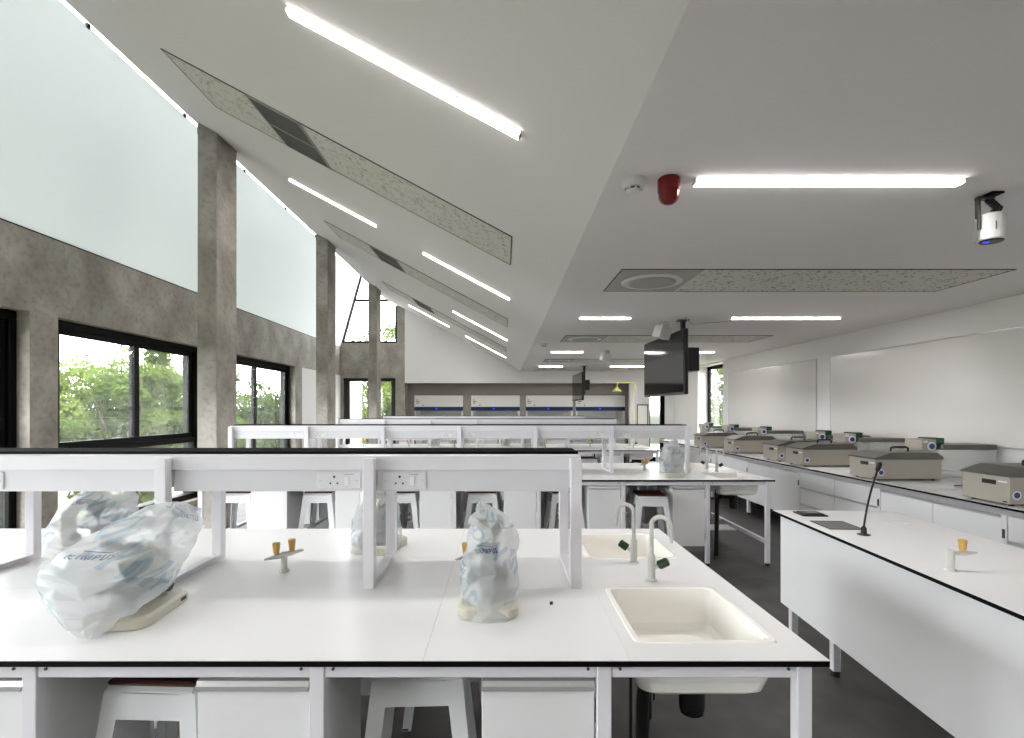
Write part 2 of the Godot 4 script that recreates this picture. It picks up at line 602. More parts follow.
	struct("wall_alcove", b, M.alcove, "dark grey recess behind the fume hoods")
	# glazed door in the concrete end wall
	var d := Node3D.new()
	d.name = "door_1"
	add_child(d)
	d.position = Vector3(-3.71, 0, -END_D - 0.12)
	d.set_meta("kind", "structure")
	d.set_meta("label", "dark framed double glass door in the concrete end wall")
	for x in [[-0.72, -0.56], [-0.06, 0.06], [0.60, 0.73]]:
		slab(d, "stile", M.door_brown, x[0], x[1], 0.0, 2.22, -0.04, 0.04, 0.006)
	slab(d, "frame_head", M.door_brown, -0.73, 0.73, 2.22, 2.31, -0.05, 0.05, 0.006)
	for s in [[-0.56, -0.06], [0.06, 0.60]]:
		slab(d, "bottom_rail", M.door_brown, s[0], s[1], 0.0, 0.14, -0.03, 0.03, 0.006)
		slab(d, "pane", M.glass, s[0], s[1], 0.14, 2.22, -0.004, 0.004)
	# clerestory window
	w = Node3D.new()
	w.name = "window_7"
	add_child(w)
	w.position = Vector3(0, 3.28, -END_D - 0.1)
	w.set_meta("kind", "structure")
	w.set_meta("label", "clerestory window with a slanted bar in the concrete end wall")
	var y_top := slope_y(-2.94) - 3.28
	slab(w, "frame_sill", M.frame_black, -4.50, -2.94, 0.0, 0.06, -0.04, 0.04, 0.004)
	slab(w, "jamb", M.frame_black, -3.0, -2.94, 0.06, y_top, -0.04, 0.04, 0.004)
	slab(w, "transom", M.frame_black, -4.18, -3.0, 1.17, 1.23, -0.04, 0.04, 0.004)
	q = MB.new()
	q.prism([Vector2(-4.50, 0.06), Vector2(-4.42, 0.06), Vector2(-3.84, 2.16), Vector2(-3.92, 2.16)], "z", -0.04, 0.05)
	part(w, "slanted_bar", q.done(), M.frame_black)
	q = MB.new()
	q.prism([Vector2(-4.42, 0.06), Vector2(-3.0, 0.06), Vector2(-3.0, y_top), Vector2(-3.3, y_top + 0.2), Vector2(-3.3, 2.16), Vector2(-3.84, 2.16)], "z", -0.004, 0.004)
	part(w, "pane", q.done(), M.glass)
	# glazed opening at the far right
	d = Node3D.new()
	d.name = "door_2"
	add_child(d)
	d.position = Vector3(4.275, 0, -END_D - 0.1)
	d.set_meta("kind", "structure")
	d.set_meta("label", "narrow glazed door with dark frame beside the emergency shower")
	slab(d, "stile", M.frame_black, -0.225, -0.18, 0.0, 2.05, -0.03, 0.03, 0.004)
	slab(d, "stile", M.frame_black, 0.10, 0.225, 0.0, 2.05, -0.03, 0.03, 0.004)
	slab(d, "frame_head", M.frame_black, -0.18, 0.10, 1.98, 2.05, -0.03, 0.03, 0.004)
	slab(d, "bottom_rail", M.frame_black, -0.18, 0.10, 0.0, 0.12, -0.03, 0.03, 0.004)
	slab(d, "pane", M.glass, -0.18, 0.10, 0.12, 1.98, -0.004, 0.004)
	# free-standing concrete columns
	var where := ["first concrete column from the photographer's end, beside second bench", "concrete column beside the third bench", "concrete column nearest the glass door in the end wall"]
	where[0] = "rectangular concrete column beside the second bench from the teacher desk"
	for k in 3:
		var dd := 5.6 + 3.55 * k
		var c := MB.new()
		var x0 := -3.25
		var x1 := -3.04
		c.span(x0, x1, 0, slope_y(x1) + 0.001, -dd - 0.42, -dd, 0.008)
		c.prism([Vector2(x0, slope_y(x1) - 0.01), Vector2(x1, slope_y(x1) - 0.01), Vector2(x1, slope_y(x1) + 0.02), Vector2(x0, slope_y(x0) + 0.02)], "z", -dd - 0.42, -dd)
		var o := part(self, "concrete_column", c.done(), M.concrete)
		tag(o, where[k], "column", "free-standing concrete columns")

func build_window(n: int, d0: float, d1: float) -> void:
	var w := Node3D.new()
	w.name = "window_%d" % n
	add_child(w)
	w.position = Vector3(LEFT_X - 0.12, 0.12, -(d0 + d1) / 2)
	w.set_meta("kind", "structure")
	w.set_meta("label", ["black sliding window in the bay nearest the back wall", "black sliding window in the second bay from the back wall", "black sliding window in the bay behind the nearest pier of the concrete wall", "black sliding window between the concrete pier and the first column", "black sliding window beyond the first concrete column"][n - 1])
	var h := (d1 - d0) / 2
	var B: Material = M.frame_black
	var top := 2.26
	slab(w, "frame_head", B, -0.18, 0.0, top - 0.08, top, -h, h, 0.005)
	slab(w, "frame_sill", B, -0.18, 0.0, 0.0, 0.08, -h, h, 0.005)
	slab(w, "transom", B, -0.10, 0.0, 0.84, 0.91, -h, h, 0.005)
	for s in [-1.0, 1.0]:
		slab(w, "jamb", B, -0.18, 0.0, 0.08, top - 0.08, s * (h - 0.04) - 0.04, s * (h - 0.04) + 0.04, 0.005)
	for k in 2:
		var s := -1.0 if k == 0 else 1.0
		var lo := -h + 0.08 if k == 0 else -0.05
		var hi := 0.05 if k == 0 else h - 0.08
		var x := -0.05 if k == 0 else -0.02
		var sash := Node3D.new()
		sash.name = "sash"
		w.add_child(sash, true)
		sash.position = Vector3(x, 0.91, (lo + hi) / 2)
		var hh := (hi - lo) / 2
		var ht := top - 0.08 - 0.91
		slab(sash, "rail", B, -0.02, 0.02, 0.0, 0.07, -hh, hh, 0.004)
		slab(sash, "rail", B, -0.02, 0.02, ht - 0.07, ht, -hh, hh, 0.004)
		slab(sash, "stile", B, -0.02, 0.02, 0.07, ht - 0.07, -hh, -hh + 0.085, 0.004)
		slab(sash, "stile", B, -0.02, 0.02, 0.07, ht - 0.07, hh - 0.085, hh, 0.004)
		slab(sash, "pane", M.glass, -0.003, 0.003, 0.07, ht - 0.07, -hh + 0.085, hh - 0.085)
	slab(w, "mullion", B, -0.09, -0.01, 0.08, 0.84, -0.035, 0.035, 0.004)
	for s in [[-h + 0.08, -0.035], [0.035, h - 0.08]]:
		slab(w, "pane", M.glass, -0.05, -0.044, 0.08, 0.84, s[0], s[1])

# ------------------------------------------------------------------ ceiling things
func lamp(label: String, a: Vector3, b: Vector3, down: Vector3, energy: float, group: String) -> void:
	var ln := (b - a).length()
	var mid := (a + b) / 2
	var t := Node3D.new()
	t.name = numbered("linear_light")
	add_child(t)
	tag(t, label, "ceiling light", group)
	var xa := (b - a).normalized()
	var za := xa.cross(-down).normalized()
	t.transform = Transform3D(Basis(xa, -down, za), mid)
	slab(t, "housing", M.detector, -ln / 2 - 0.004, ln / 2 + 0.004, -0.004, 0.0, -0.026, 0.026)
	slab(t, "diffuser_light", M.led, -ln / 2, ln / 2, -0.020, -0.0045, -0.023, 0.023)
	for e in [-1.0, 1.0]:
		slab(t, "end_cap", M.cassette, e * (ln / 2 + 0.003) - 0.0025, e * (ln / 2 + 0.003) + 0.0025, -0.021, -0.0045, -0.024, 0.024)
	var l := AreaLight3D.new()
	l.name = "lamp_glow"
	t.add_child(l, true)
	l.area_size = Vector2(ln, 0.046)
	l.position = Vector3(0, -0.023, 0)
	l.rotation_degrees.x = -90
	l.light_energy = energy * ln / 1.2
	l.light_color = Color(1.0, 0.985, 0.975)
	l.area_range = 30.0
	l.shadow_enabled = true

func build_ceiling_things() -> void:
	var sd := Vector3(-SLOPE, -1, 0).normalized()       # out of the sloping ceiling, into the room
	var rows := [2.42, 6.05, 9.65, 12.9, -1.15]
	var ord := ["row over bench beside teacher desk", "second row from the teacher desk", "third row from the teacher desk", "row nearest the fume hoods", "row nearest the back wall"]
	for k in 5:
		var z: float = -rows[k]
		var xs0 := -0.98 if k == 0 else -0.91
		lamp("slim LED on sloping ceiling near crease, " + ord[k], Vector3(xs0, slope_y(xs0), z), Vector3(0.08, slope_y(0.08), z), sd, LAMP * 1.3, "lights on the sloping ceiling")
		if k != 2:
			var sh := 0.12 if k == 3 else 0.0
			lamp("slim LED high on sloping ceiling, " + ord[k], Vector3(-2.4 + sh, slope_y(-2.4 + sh), z + 0.1), Vector3(-1.42 + sh, slope_y(-1.42 + sh), z + 0.1), sd, LAMP * 0.55, "lights on the sloping ceiling")
		var x1 := 2.10 if k == 0 or k == 4 else 1.46
		lamp("slim LED on flat ceiling near crease, " + ord[k], Vector3(0.88, CEIL_Y, z), Vector3(x1, CEIL_Y, z), Vector3.DOWN, LAMP * 1.35, "lights on the flat ceiling")
		if k > 0:
			lamp("slim LED on flat ceiling near whiteboards, " + ord[k], Vector3(2.62, CEIL_Y, z), Vector3(3.86, CEIL_Y, z), Vector3.DOWN, LAMP * 1.35, "lights on the flat ceiling")
	# mineral fibre strips on slope and flat ceiling
	for k in 3:
		var d0 := 3.88 + 3.55 * k
		var d1 := d0 + 0.76
		var t := thing("ceiling_strip", "speckled fibre tile strip with dark grille in sloping ceiling, %s" % ["nearest the teacher desk", "middle one", "nearest the fume hoods"][k], "ceiling strip", Vector3.ZERO, 0.0, "tile strips in the sloping ceiling")
		var xa := Vector3(1, -SLOPE, 0).normalized()
		var up := Vector3(SLOPE, 1, 0).normalized()
		t.transform = Transform3D(Basis(xa, up, xa.cross(up)), Vector3(-2.52, slope_y(-2.52), -(d0 + d1) / 2))
		var ln := (0.07 + 2.52) * sqrt(1 + SLOPE * SLOPE)
		var k2 := sqrt(1 + SLOPE * SLOPE)
		var g0 := (2.52 - 1.90) * k2
		var g1 := (2.52 - 1.50) * k2
		var hh := (d1 - d0) / 2
		slab(t, "fibre_tile", M.fibre_tile, 0.008, g0, -0.004, 0.0, -hh + 0.008, hh - 0.008)
		var x := g1
		while x < ln - 0.05:
			var xe := minf(x + 0.6, ln - 0.008)
			slab(t, "fibre_tile", M.fibre_tile, x, xe - 0.001, -0.004, 0.0, -hh + 0.008, hh - 0.008)
			x = xe
		for s in [-1.0, 1.0]:
			slab(t, "edge_trim", M.seam, 0, ln, -0.006, 0.0, s * (hh - 0.004) - 0.004, s * (hh - 0.004) + 0.004)
		slab(t, "edge_trim", M.seam, ln - 0.008, ln, -0.006, 0.0, -hh, hh)
		slab(t, "edge_trim", M.seam, 0, 0.008, -0.006, 0.0, -hh, hh)
		var gr := slab(t, "air_grille", M.grille_dark, g0 + 0.01, g1 - 0.01, -0.006, 0.0, -hh + 0.012, hh - 0.012)
		var gw := (g1 - g0) / 2
		for q in [[-gw, -gw + 0.016, -hh, hh], [gw - 0.016, gw, -hh, hh], [-gw, gw, -0.008, 0.008], [-gw, gw, -hh, -hh + 0.014], [-gw, gw, hh - 0.014, hh]]:
			slab(gr, "grille_frame", M.cassette, q[0], q[1], -0.009, 0.0, q[2], q[3])
		for s in 18:
			var z := -hh + 0.03 + s * (2 * hh - 0.06) / 17.0
			slab(gr, "louvre", M.grille_dark, -gw + 0.018, gw - 0.018, -0.008, -0.003, z - 0.003, z + 0.003)
	for k in 3:
		var d0 := 3.95 + 3.55 * k
		var t := thing("ceiling_strip", "speckled fibre tile strip with round air cassette in flat ceiling, %s" % ["nearest the teacher desk", "middle one", "nearest the fume hoods"][k], "ceiling strip", Vector3(0.89, CEIL_Y, -d0 - 0.37), 0.0, "tile strips in the flat ceiling")
		var ln := 2.96
		var hh := 0.37
		var x := 0.64
		while x < ln - 0.05:
			var xe := minf(x + 0.6, ln - 0.008)
			slab(t, "fibre_tile", M.fibre_tile, x, xe - 0.001, -0.004, 0.0, -hh + 0.008, hh - 0.008)
			x = xe
		slab(t, "cassette_panel", M.cassette, 0.008, 0.63, -0.005, 0.0, -hh + 0.008, hh - 0.008)
		var q := MB.new()
		q.lathe([[0.20, -0.014], [0.215, -0.020], [0.230, -0.020], [0.243, -0.014], [0.246, -0.004]], Vector3(0.33, 0, 0), 40)
		part(t, "diffuser_ring", q.done(), M.detector)
		q = MB.new()
		q.lathe([[0.175, -0.026], [0.188, -0.023], [0.190, -0.012]], Vector3(0.33, 0, 0), 40)
		part(t, "diffuser_disc", q.done(), M.cassette)
		for s in [-1.0, 1.0]:
			slab(t, "edge_trim", M.seam, 0, ln, -0.006, 0.0, s * (hh - 0.004) - 0.004, s * (hh - 0.004) + 0.004)
		slab(t, "edge_trim", M.detector, 0.63, 0.64, -0.008, 0.0, -hh, hh)
		slab(t, "edge_trim", M.seam, 0, 0.008, -0.006, 0.0, -hh, hh)
		slab(t, "edge_trim", M.seam, ln - 0.008, ln, -0.006, 0.0, -hh, hh)
	# smoke detectors
	var spots := [[0.60, 2.42, "beside the red alarm sounder"], [0.66, 8.45, "beyond the middle fibre strip near the crease"], [0.78, 9.1, "near the ceiling crease by the third row of lights"]]
	for k in 2:
		var s = spots[k]
		var t := thing("smoke_detector", "white round smoke detector on the flat ceiling, " + s[2], "smoke detector", Vector3(s[0], CEIL_Y, -s[1]), 0.0, "smoke detectors")
		var q := MB.new()
		q.lathe([[0.020, -0.060], [0.030, -0.056], [0.034, -0.046]], Vector3.ZERO, 20)
		part(t, "sensor_cap", q.done(), M.detector)
		q = MB.new()
		q.lathe([[0.040, -0.036], [0.056, -0.024], [0.060, -0.016], [0.060, 0.0]], Vector3.ZERO, 24)
		part(t, "base", q.done(), M.detector)
		for j in 8:
			var a := TAU * j / 8.0
			slab(t, "vent_fin", M.detector, cos(a) * 0.037 - 0.004, cos(a) * 0.037 + 0.004, -0.050, -0.030, sin(a) * 0.037 - 0.004, sin(a) * 0.037 + 0.004)
		q = MB.new()
		q.lathe([[0.026, -0.048], [0.028, -0.032]], Vector3.ZERO, 16)
		part(t, "sensor_core", q.done(), M.scope_dark)
	# red alarm sounder
	var al := thing("alarm_sounder", "red fire alarm sounder beacon on flat ceiling beside smoke detector", "alarm", Vector3(0.755, CEIL_Y, -2.40))
	var q2 := MB.new()
	q2.lathe([[0.001, -0.118], [0.020, -0.116], [0.036, -0.106], [0.045, -0.090], [0.047, -0.065]], Vector3.ZERO, 28, false)
	part(al, "beacon_lens", q2.done(), M.alarm_red)
	q2 = MB.new()
	q2.lathe([[0.047, -0.064], [0.050, -0.058], [0.050, -0.006], [0.046, 0.0]], Vector3.ZERO, 28)
	part(al, "base", q2.done(), M.alarm_red)
	slab(al, "sounder_slot", M.label_white, 0.047, 0.0515, -0.056, -0.026, -0.006, 0.010, 0.001)
	# hanging camera-like projector
	var pr := thing("ceiling_camera", "white cylindrical document camera hanging from a bracket on the flat ceiling", "camera", Vector3(2.385, CEIL_Y, -2.585))
	slab(pr, "mount_plate", M.frame_black, -0.03, 0.03, -0.010, 0.0, -0.05, 0.05, 0.002)
	slab(pr, "bracket", M.steel_dark, -0.062, -0.050, -0.17, -0.010, -0.012, 0.012, 0.002)
	slab(pr, "bracket", M.steel_dark, -0.062, 0.02, -0.022, -0.010, -0.012, 0.012, 0.002)
	q2 = MB.new()
	q2.lathe([[0.050, -0.225], [0.056, -0.220], [0.056, -0.105], [0.052, -0.098]], Vector3(0.01, 0, 0), 28)
	part(pr, "body", q2.done(), M.label_white)
	q2 = MB.new()
	q2.lathe([[0.045, -0.232], [0.049, -0.226]], Vector3(0.01, 0, 0), 28)
	var fc := part(pr, "front_face", q2.done(), M.black)
	q2 = MB.new()
	q2.lathe([[0.012, -0.237], [0.014, -0.232]], Vector3(-0.02, 0, 0.005), 16)
	part(fc, "status_light", q2.done(), M.led_blue)
	slab(pr, "side_rod", M.chrome, 0.062, 0.070, -0.225, -0.10, -0.008, 0.008, 0.002)
	slab(pr, "side_rod", M.chrome, -0.075, -0.064, -0.235, -0.12, -0.008, 0.008, 0.002)
	slab(pr, "logo_mark", M.scope_dark, -0.018, -0.014, -0.185, -0.145, 0.0535, 0.0545)
	for j in 3:
		q2 = MB.new()
		var xx := -0.005 + 0.018 * j
		q2.tube([Vector3(xx, -0.10, 0.01), Vector3(xx + 0.01, -0.07, 0.02), Vector3(xx - 0.01, -0.03, 0.0), Vector3(0.0, -0.008, 0.0)], 0.008, 8)
		part(pr, "cable", q2.done(), M.black)
	# hanging screens
	var tv := make_tv(Vector3(2.005, 0, -6.65), 1.5, 0.74, 1.615, "large black wall screen hanging from the ceiling nearer the teacher desk")
	var tv2 := make_tv(Vector3(1.86, 0, -13.25), 1.4, 0.68, 1.66, "black screen hanging from the ceiling in front of the fume hoods")
	# white speakers on the ceiling
	var sp := [[1.94, 6.35, "beside the pole of the nearer screen"], [1.86, 9.45, "between the two hanging screens"]]
	for k in 2:
		var s = sp[k]
		var t := thing("ceiling_speaker", "small white box loudspeaker on a ceiling bracket " + s[2], "loudspeaker", Vector3(s[0], CEIL_Y, -s[1]), 0.0, "ceiling loudspeakers")
		slab(t, "bracket", M.detector, -0.03, 0.06, -0.05, 0.0, -0.02, 0.02, 0.003)
		var bx := slab(t, "cabinet", M.detector, -0.10, 0.06, -0.20, -0.05, -0.08, 0.08, 0.012)
		bx.rotation = Vector3(0.15, 0.25, -0.25)
		slab(bx, "grille", M.panel_grey, -0.084, -0.078, -0.06, 0.06, -0.065, 0.065, 0.002)
	# loop of cable near the first screen
	var cb := MB.new()
	var pts := []
	for i in 17:
		var u := i / 16.0
		pts.append(Vector3(2.08 + 0.75 * u, CEIL_Y - 0.012 - 0.05 * sin(PI * minf(u * 2.0, 1.0)) * (1.0 - u), -6.0 - 0.35 * sin(u * PI)))
	cb.tube(pts, 0.006, 6)
	tag(part(self, "ceiling_cable", cb.done(), M.cassette), "grey cable running along the flat ceiling beside the hanging screen", "cable")

func make_tv(at: Vector3, wid: float, hgt: float, y0: float, label: String) -> Node3D:
	var t := thing("hanging_screen", label, "screen", Vector3(at.x, y0, at.z), 0.03, "hanging screens")
	slab(t, "casing", M.black, 0.0, 0.05, 0.0, hgt, -wid / 2, wid / 2, 0.008)
	slab(t, "display_panel", M.screen, -0.004, 0.001, 0.03, hgt - 0.012, -wid / 2 + 0.012, wid / 2 - 0.012)
	slab(t, "ceiling_pole", M.black, 0.085, 0.135, 0.15, CEIL_Y - y0, wid * 0.28 - 0.025, wid * 0.28 + 0.025, 0.004)
	slab(t, "mount_box", M.black, 0.05, 0.20, hgt * 0.36, hgt * 0.72, wid * 0.10, wid * 0.46, 0.006)
	slab(t, "ceiling_plate", M.black, 0.05, 0.17, CEIL_Y - y0 - 0.012, CEIL_Y - y0, wid * 0.28 - 0.06, wid * 0.28 + 0.06, 0.002)
	return t

# ------------------------------------------------------------------ benches
var stool0: Node3D
var cabinet0: Node3D
var gas0: Node3D
var tap0: Node3D
var sink0: Node3D
const BENCH := ["bench beside teacher desk", "second bench from teacher desk", "third bench from teacher desk", "bench before the fume hoods"]
const ORD := ["first", "second", "third", "fourth", "fifth", "sixth"]
const CAB_W := 0.30

func build_benches() -> void:
	make_stool()
	make_cabinet()
	make_gas_tap()
	make_water_tap()
	make_sink()
	build_bench(0, 2.112, 0.845, [0.265, -0.487, -1.24, -2.05, -2.80])
	for k in 3:
		build_bench(k + 1, 5.59 + 3.48 * k, 2.50, [1.89, 1.11, 0.33, -0.45, -1.23, -2.01, -2.79])
	for o in [stool0, cabinet0, gas0, tap0, sink0]:
		if not o.has_meta("used"):
			remove_child(o); o.free()

func use(proto: Node3D, label: String, at: Vector3, turn := 0.0, group := "") -> Node3D:
	var o := proto
	if proto.has_meta("used"):
		o = copy(proto, label, at, turn)
	else:
		proto.set_meta("used", true)
		o.position = at
		o.rotation.y = turn
		o.set_meta("label", label)
	if group: o.set_meta("group", group)
	return o

func build_bench(n: int, dc: float, xr: float, fr: Array) -> void:
	var bl: String = BENCH[n]
	var xl: float = fr[-1] - 0.06
	var zc := -dc
	var hz := 0.75
	var xe := xr - 0.055                       # end frame
	var P: Material = M.powder
	# frame ------------------------------------------------------
	var f := thing("lab_bench", ["white laboratory bench with black edged top beside the teacher desk", "white laboratory bench with black edged top, second from the teacher desk", "white laboratory bench with black edged top, third from the teacher desk", "white laboratory bench with black edged top before the fume hoods"][n], "bench", Vector3(0, 0, zc), 0.0, "laboratory benches")
	var xs := fr.duplicate()
	xs.append(xe)
	for x in xs:
		for s in [-1.0, 1.0]:
			var leg := slab(f, "leg", P, x - 0.019, x + 0.019, 0.025, 0.783, s * (hz - 0.035) - 0.019, s * (hz - 0.035) + 0.019, 0.002)
			var q := cyl(0.018, 0.025)
			part(leg, "foot", q, M.rubber, Vector3(0, -0.379 - 0.0125, 0))
		slab(f, "cross_rail", P, x - 0.018, x + 0.018, 0.745, 0.783, -hz + 0.055, hz - 0.055)
		if n > 0: slab(f, "low_rail", P, x - 0.015, x + 0.015, 0.20, 0.235, -hz + 0.055, hz - 0.055)
	xs.sort()
	for i in xs.size() - 1:
		for s in [-1.0, 1.0]:
			var rail := slab(f, "apron_rail", P, xs[i] + 0.02, xs[i + 1] - 0.02, 0.745, 0.783, s * (hz - 0.035) - 0.015, s * (hz - 0.035) + 0.015, 0.002)
			if n < 2 and s > 0:
				var w: float = (xs[i + 1] - xs[i]) / 2 - 0.02
				for e in [-1.0, 1.0]:
					part(rail, "screw", cyl_z(0.004, 0.003), M.seam, Vector3(e * (w - 0.022), 0.005, 0.0165))
	if n > 0: slab(f, "low_plate", P, fr[0] + 0.02, xe - 0.02, 0.19, 0.20, -0.12, 0.12)
	# worktop with two sink openings --------------------------------
	var t := Node3D.new()
	t.name = "worktop"
	f.add_child(t, true)
	t.position = Vector3(0, 0.783, 0)
	var sx0 := xr - 0.475
	var sx1 := xr - 0.08
	var b := MB.new()
	hole_plate(b, xl, xr, -hz, hz, 0.0, 0.015, sx0, sx1, [[-0.645, -0.185], [0.185, 0.645]])
	part(t, "core", b.done(), M.core)
	# surface sheets: joints along the middle strip and across
	var xj: float = fr[1] + 0.28 if n == 0 else fr[2] + 0.1
	var g := 0.0005
	for s in [[xl, xj - g], [xj + g, sx0 - 0.04]]:
		for zz in [[-hz, -0.2 - g], [-0.2 + g, 0.2 - g], [0.2 + g, hz]]:
			slab(t, "surface_sheet", M.laminate, s[0], s[1], 0.015, 0.017, zz[0], zz[1])
	b = MB.new()
	hole_plate(b, sx0 - 0.04 + g, xr, -hz, hz, 0.015, 0.017, sx0, sx1, [[-0.645, -0.185], [0.185, 0.645]])
	part(t, "surface_sheet", b.done(), M.laminate)
	# sinks and taps --------------------------------------------
	for s in [1.0, -1.0]:
		var side := ", side away from fume hoods" if s > 0 else ", side facing fume hoods"
		var xm := (sx0 + sx1) / 2
		use(sink0, "cream cast sink in the " + bl + side, Vector3(xm, 0.80, zc + s * 0.415), 0.0 if s > 0 else PI, "cream bench sinks")
		use(tap0, "swan neck water tap, " + bl + side, Vector3(xm - 0.01 + 0.005 * s, 0.80, zc + s * 0.115), 0.0 if s > 0 else PI, "swan neck water taps")
	# bays --------------------------------------------------------
	for i in fr.size() - 1:
		var x: float = fr[i]
		var bay: String = ORD[i] + " bay from sinks"
		use(gas0, "double gas tap with amber knobs, %s, %s" % [bl, bay], Vector3(x - 0.39, 0.80, zc), 0.0, "gas taps on the benches")
		for s in [1.0, -1.0]:
			var side := "away from fume hoods" if s > 0 else "facing fume hoods"
			if n >= 2 and s < 0: continue
			use(cabinet0, "white cabinet, %s, %s, %s" % [bl, bay, side], Vector3(x - 0.022 - CAB_W / 2, 0.18, zc + s * 0.465), 0.0 if s > 0 else PI, "hanging cabinets under the benches")
			if n == 1 or (n == 0 and i < (2 if s > 0 else 3)) or (n == 2 and i < 3):
				var turn: float = [0.04, -0.05, 0.08, -0.03, 0.06, 0.0][(i + n) % 6]
				var zoff: float = 0.40 if n == 0 else 0.48
				if s < 0: zoff = 0.47
				if n == 0 and i == 1 and s > 0: zoff = 0.47
				if n == 1 and i == 0 and s > 0: zoff = 0.66
				var sx := x - 0.022 - CAB_W - 0.20
				if n == 0 and s > 0: sx = [-0.262, -1.005, -1.80, -2.6][i]
				use(stool0, "white metal stool, %s, %s, %s" % [bl, bay, side], Vector3(sx, 0, zc + s * zoff), (0.0 if s > 0 else PI) + turn, "stools under the benches")
	# over-bench shelf with service panels --------------------------
	var sh := thing("service_shelf", "white steel over-bench shelf with socket panels on the " + bl, "shelf", Vector3(0, 0.80, zc), 0.0, "over-bench service shelves")
	var rx: float = fr[0] + 0.022
	var lx: float = fr[-1] - 0.022
	slab(sh, "board_core", M.core, lx, rx, 0.470, 0.484, -0.10, 0.10)
	slab(sh, "board_surface", M.shelf_black, lx, rx, 0.484, 0.487, -0.10, 0.10)
	for x in fr:
		for s in [-1.0, 1.0]:
			slab(sh, "post", P, x - 0.020, x + 0.020, 0.0, 0.470, s * 0.188 - 0.020, s * 0.188 + 0.020, 0.002)
		slab(sh, "foot_bar", P, x - 0.020, x + 0.020, 0.0, 0.022, -0.168, 0.168, 0.002)
		slab(sh, "head_bar", P, x - 0.018, x + 0.018, 0.36, 0.42, -0.160, 0.160)
	slab(sh, "end_panel", P, rx - 0.030, rx - 0.026, 0.365, 0.455, -0.168, 0.168)
	for s in [-1.0, 1.0]:
		slab(sh, "rail", P, lx, rx, 0.424, 0.478, s * 0.135 - 0.033, s * 0.135 + 0.033, 0.002)
		for i in fr.size() - 1:
			var x1: float = fr[i] - 0.021
			var x0: float = fr[i + 1] + 0.021
			var zf: float = s * 0.155
			slab(sh, "service_panel", M.panel_grey, x0, x1, 0.345, 0.4245, zf - 0.012, zf + 0.004 * s)
			if s > 0 and n < 3:
				for e in [1] if i % 2 == 0 else [0]:
					var ctr := x1 - 0.10 if e == 0 else x0 + 0.10
					var pl := slab(sh, "socket_plate", M.socket_white, ctr - 0.082, ctr + 0.082, 0.354, 0.417, zf + 0.004, zf + 0.009, 0.002)
					if n < 2:
						for h in [[-0.022, 0.014, 0.0045], [-0.036, -0.010, 0.0035], [-0.010, -0.010, 0.0035]]:
							part(pl, "socket_hole", cyl_z(h[2], 0.002), M.black, Vector3(h[0] + 0.006, h[1], 0.0026))
						slab(pl, "switch", M.label_white, 0.022, 0.038, -0.018, 0.014, 0.002, 0.006, 0.001)
						for w in [-1.0, 1.0]:
							part(pl, "screw", cyl_z(0.0035, 0.002), M.alloy, Vector3(w * 0.068, 0, 0.0026))
						slab(pl, "print_line", M.cassette, 0.018, 0.056, 0.022, 0.0245, 0.002, 0.0028)

func hole_plate(b: MB, x0: float, x1: float, z0: float, z1: float, y0: float, y1: float, hx0: float, hx1: float, holes: Array) -> void:
	b.span(x0, hx0, y0, y1, z0, z1)
	b.span(hx1, x1, y0, y1, z0, z1)
	var z := z0
	for h in holes:
		b.span(hx0, hx1, y0, y1, z, h[0])
		z = h[1]
	b.span(hx0, hx1, y0, y1, z, z1)

func cyl(r: float, h: float) -> Mesh:
	var key := ["cyl", r, h]
	if not mesh_cache.has(key):
		var b := MB.new()
		b.lathe([[r, -h / 2], [r, h / 2]], Vector3.ZERO, 14)
		mesh_cache[key] = b.done()
	return mesh_cache[key]

func cyl_z(r: float, h: float) -> Mesh:
	var key := ["cylz", r, h]
	if not mesh_cache.has(key):
		var b := MB.new()
		b.tube([Vector3(0, 0, -h / 2), Vector3(0, 0, h / 2)], r, 12)
		mesh_cache[key] = b.done()
	return mesh_cache[key]

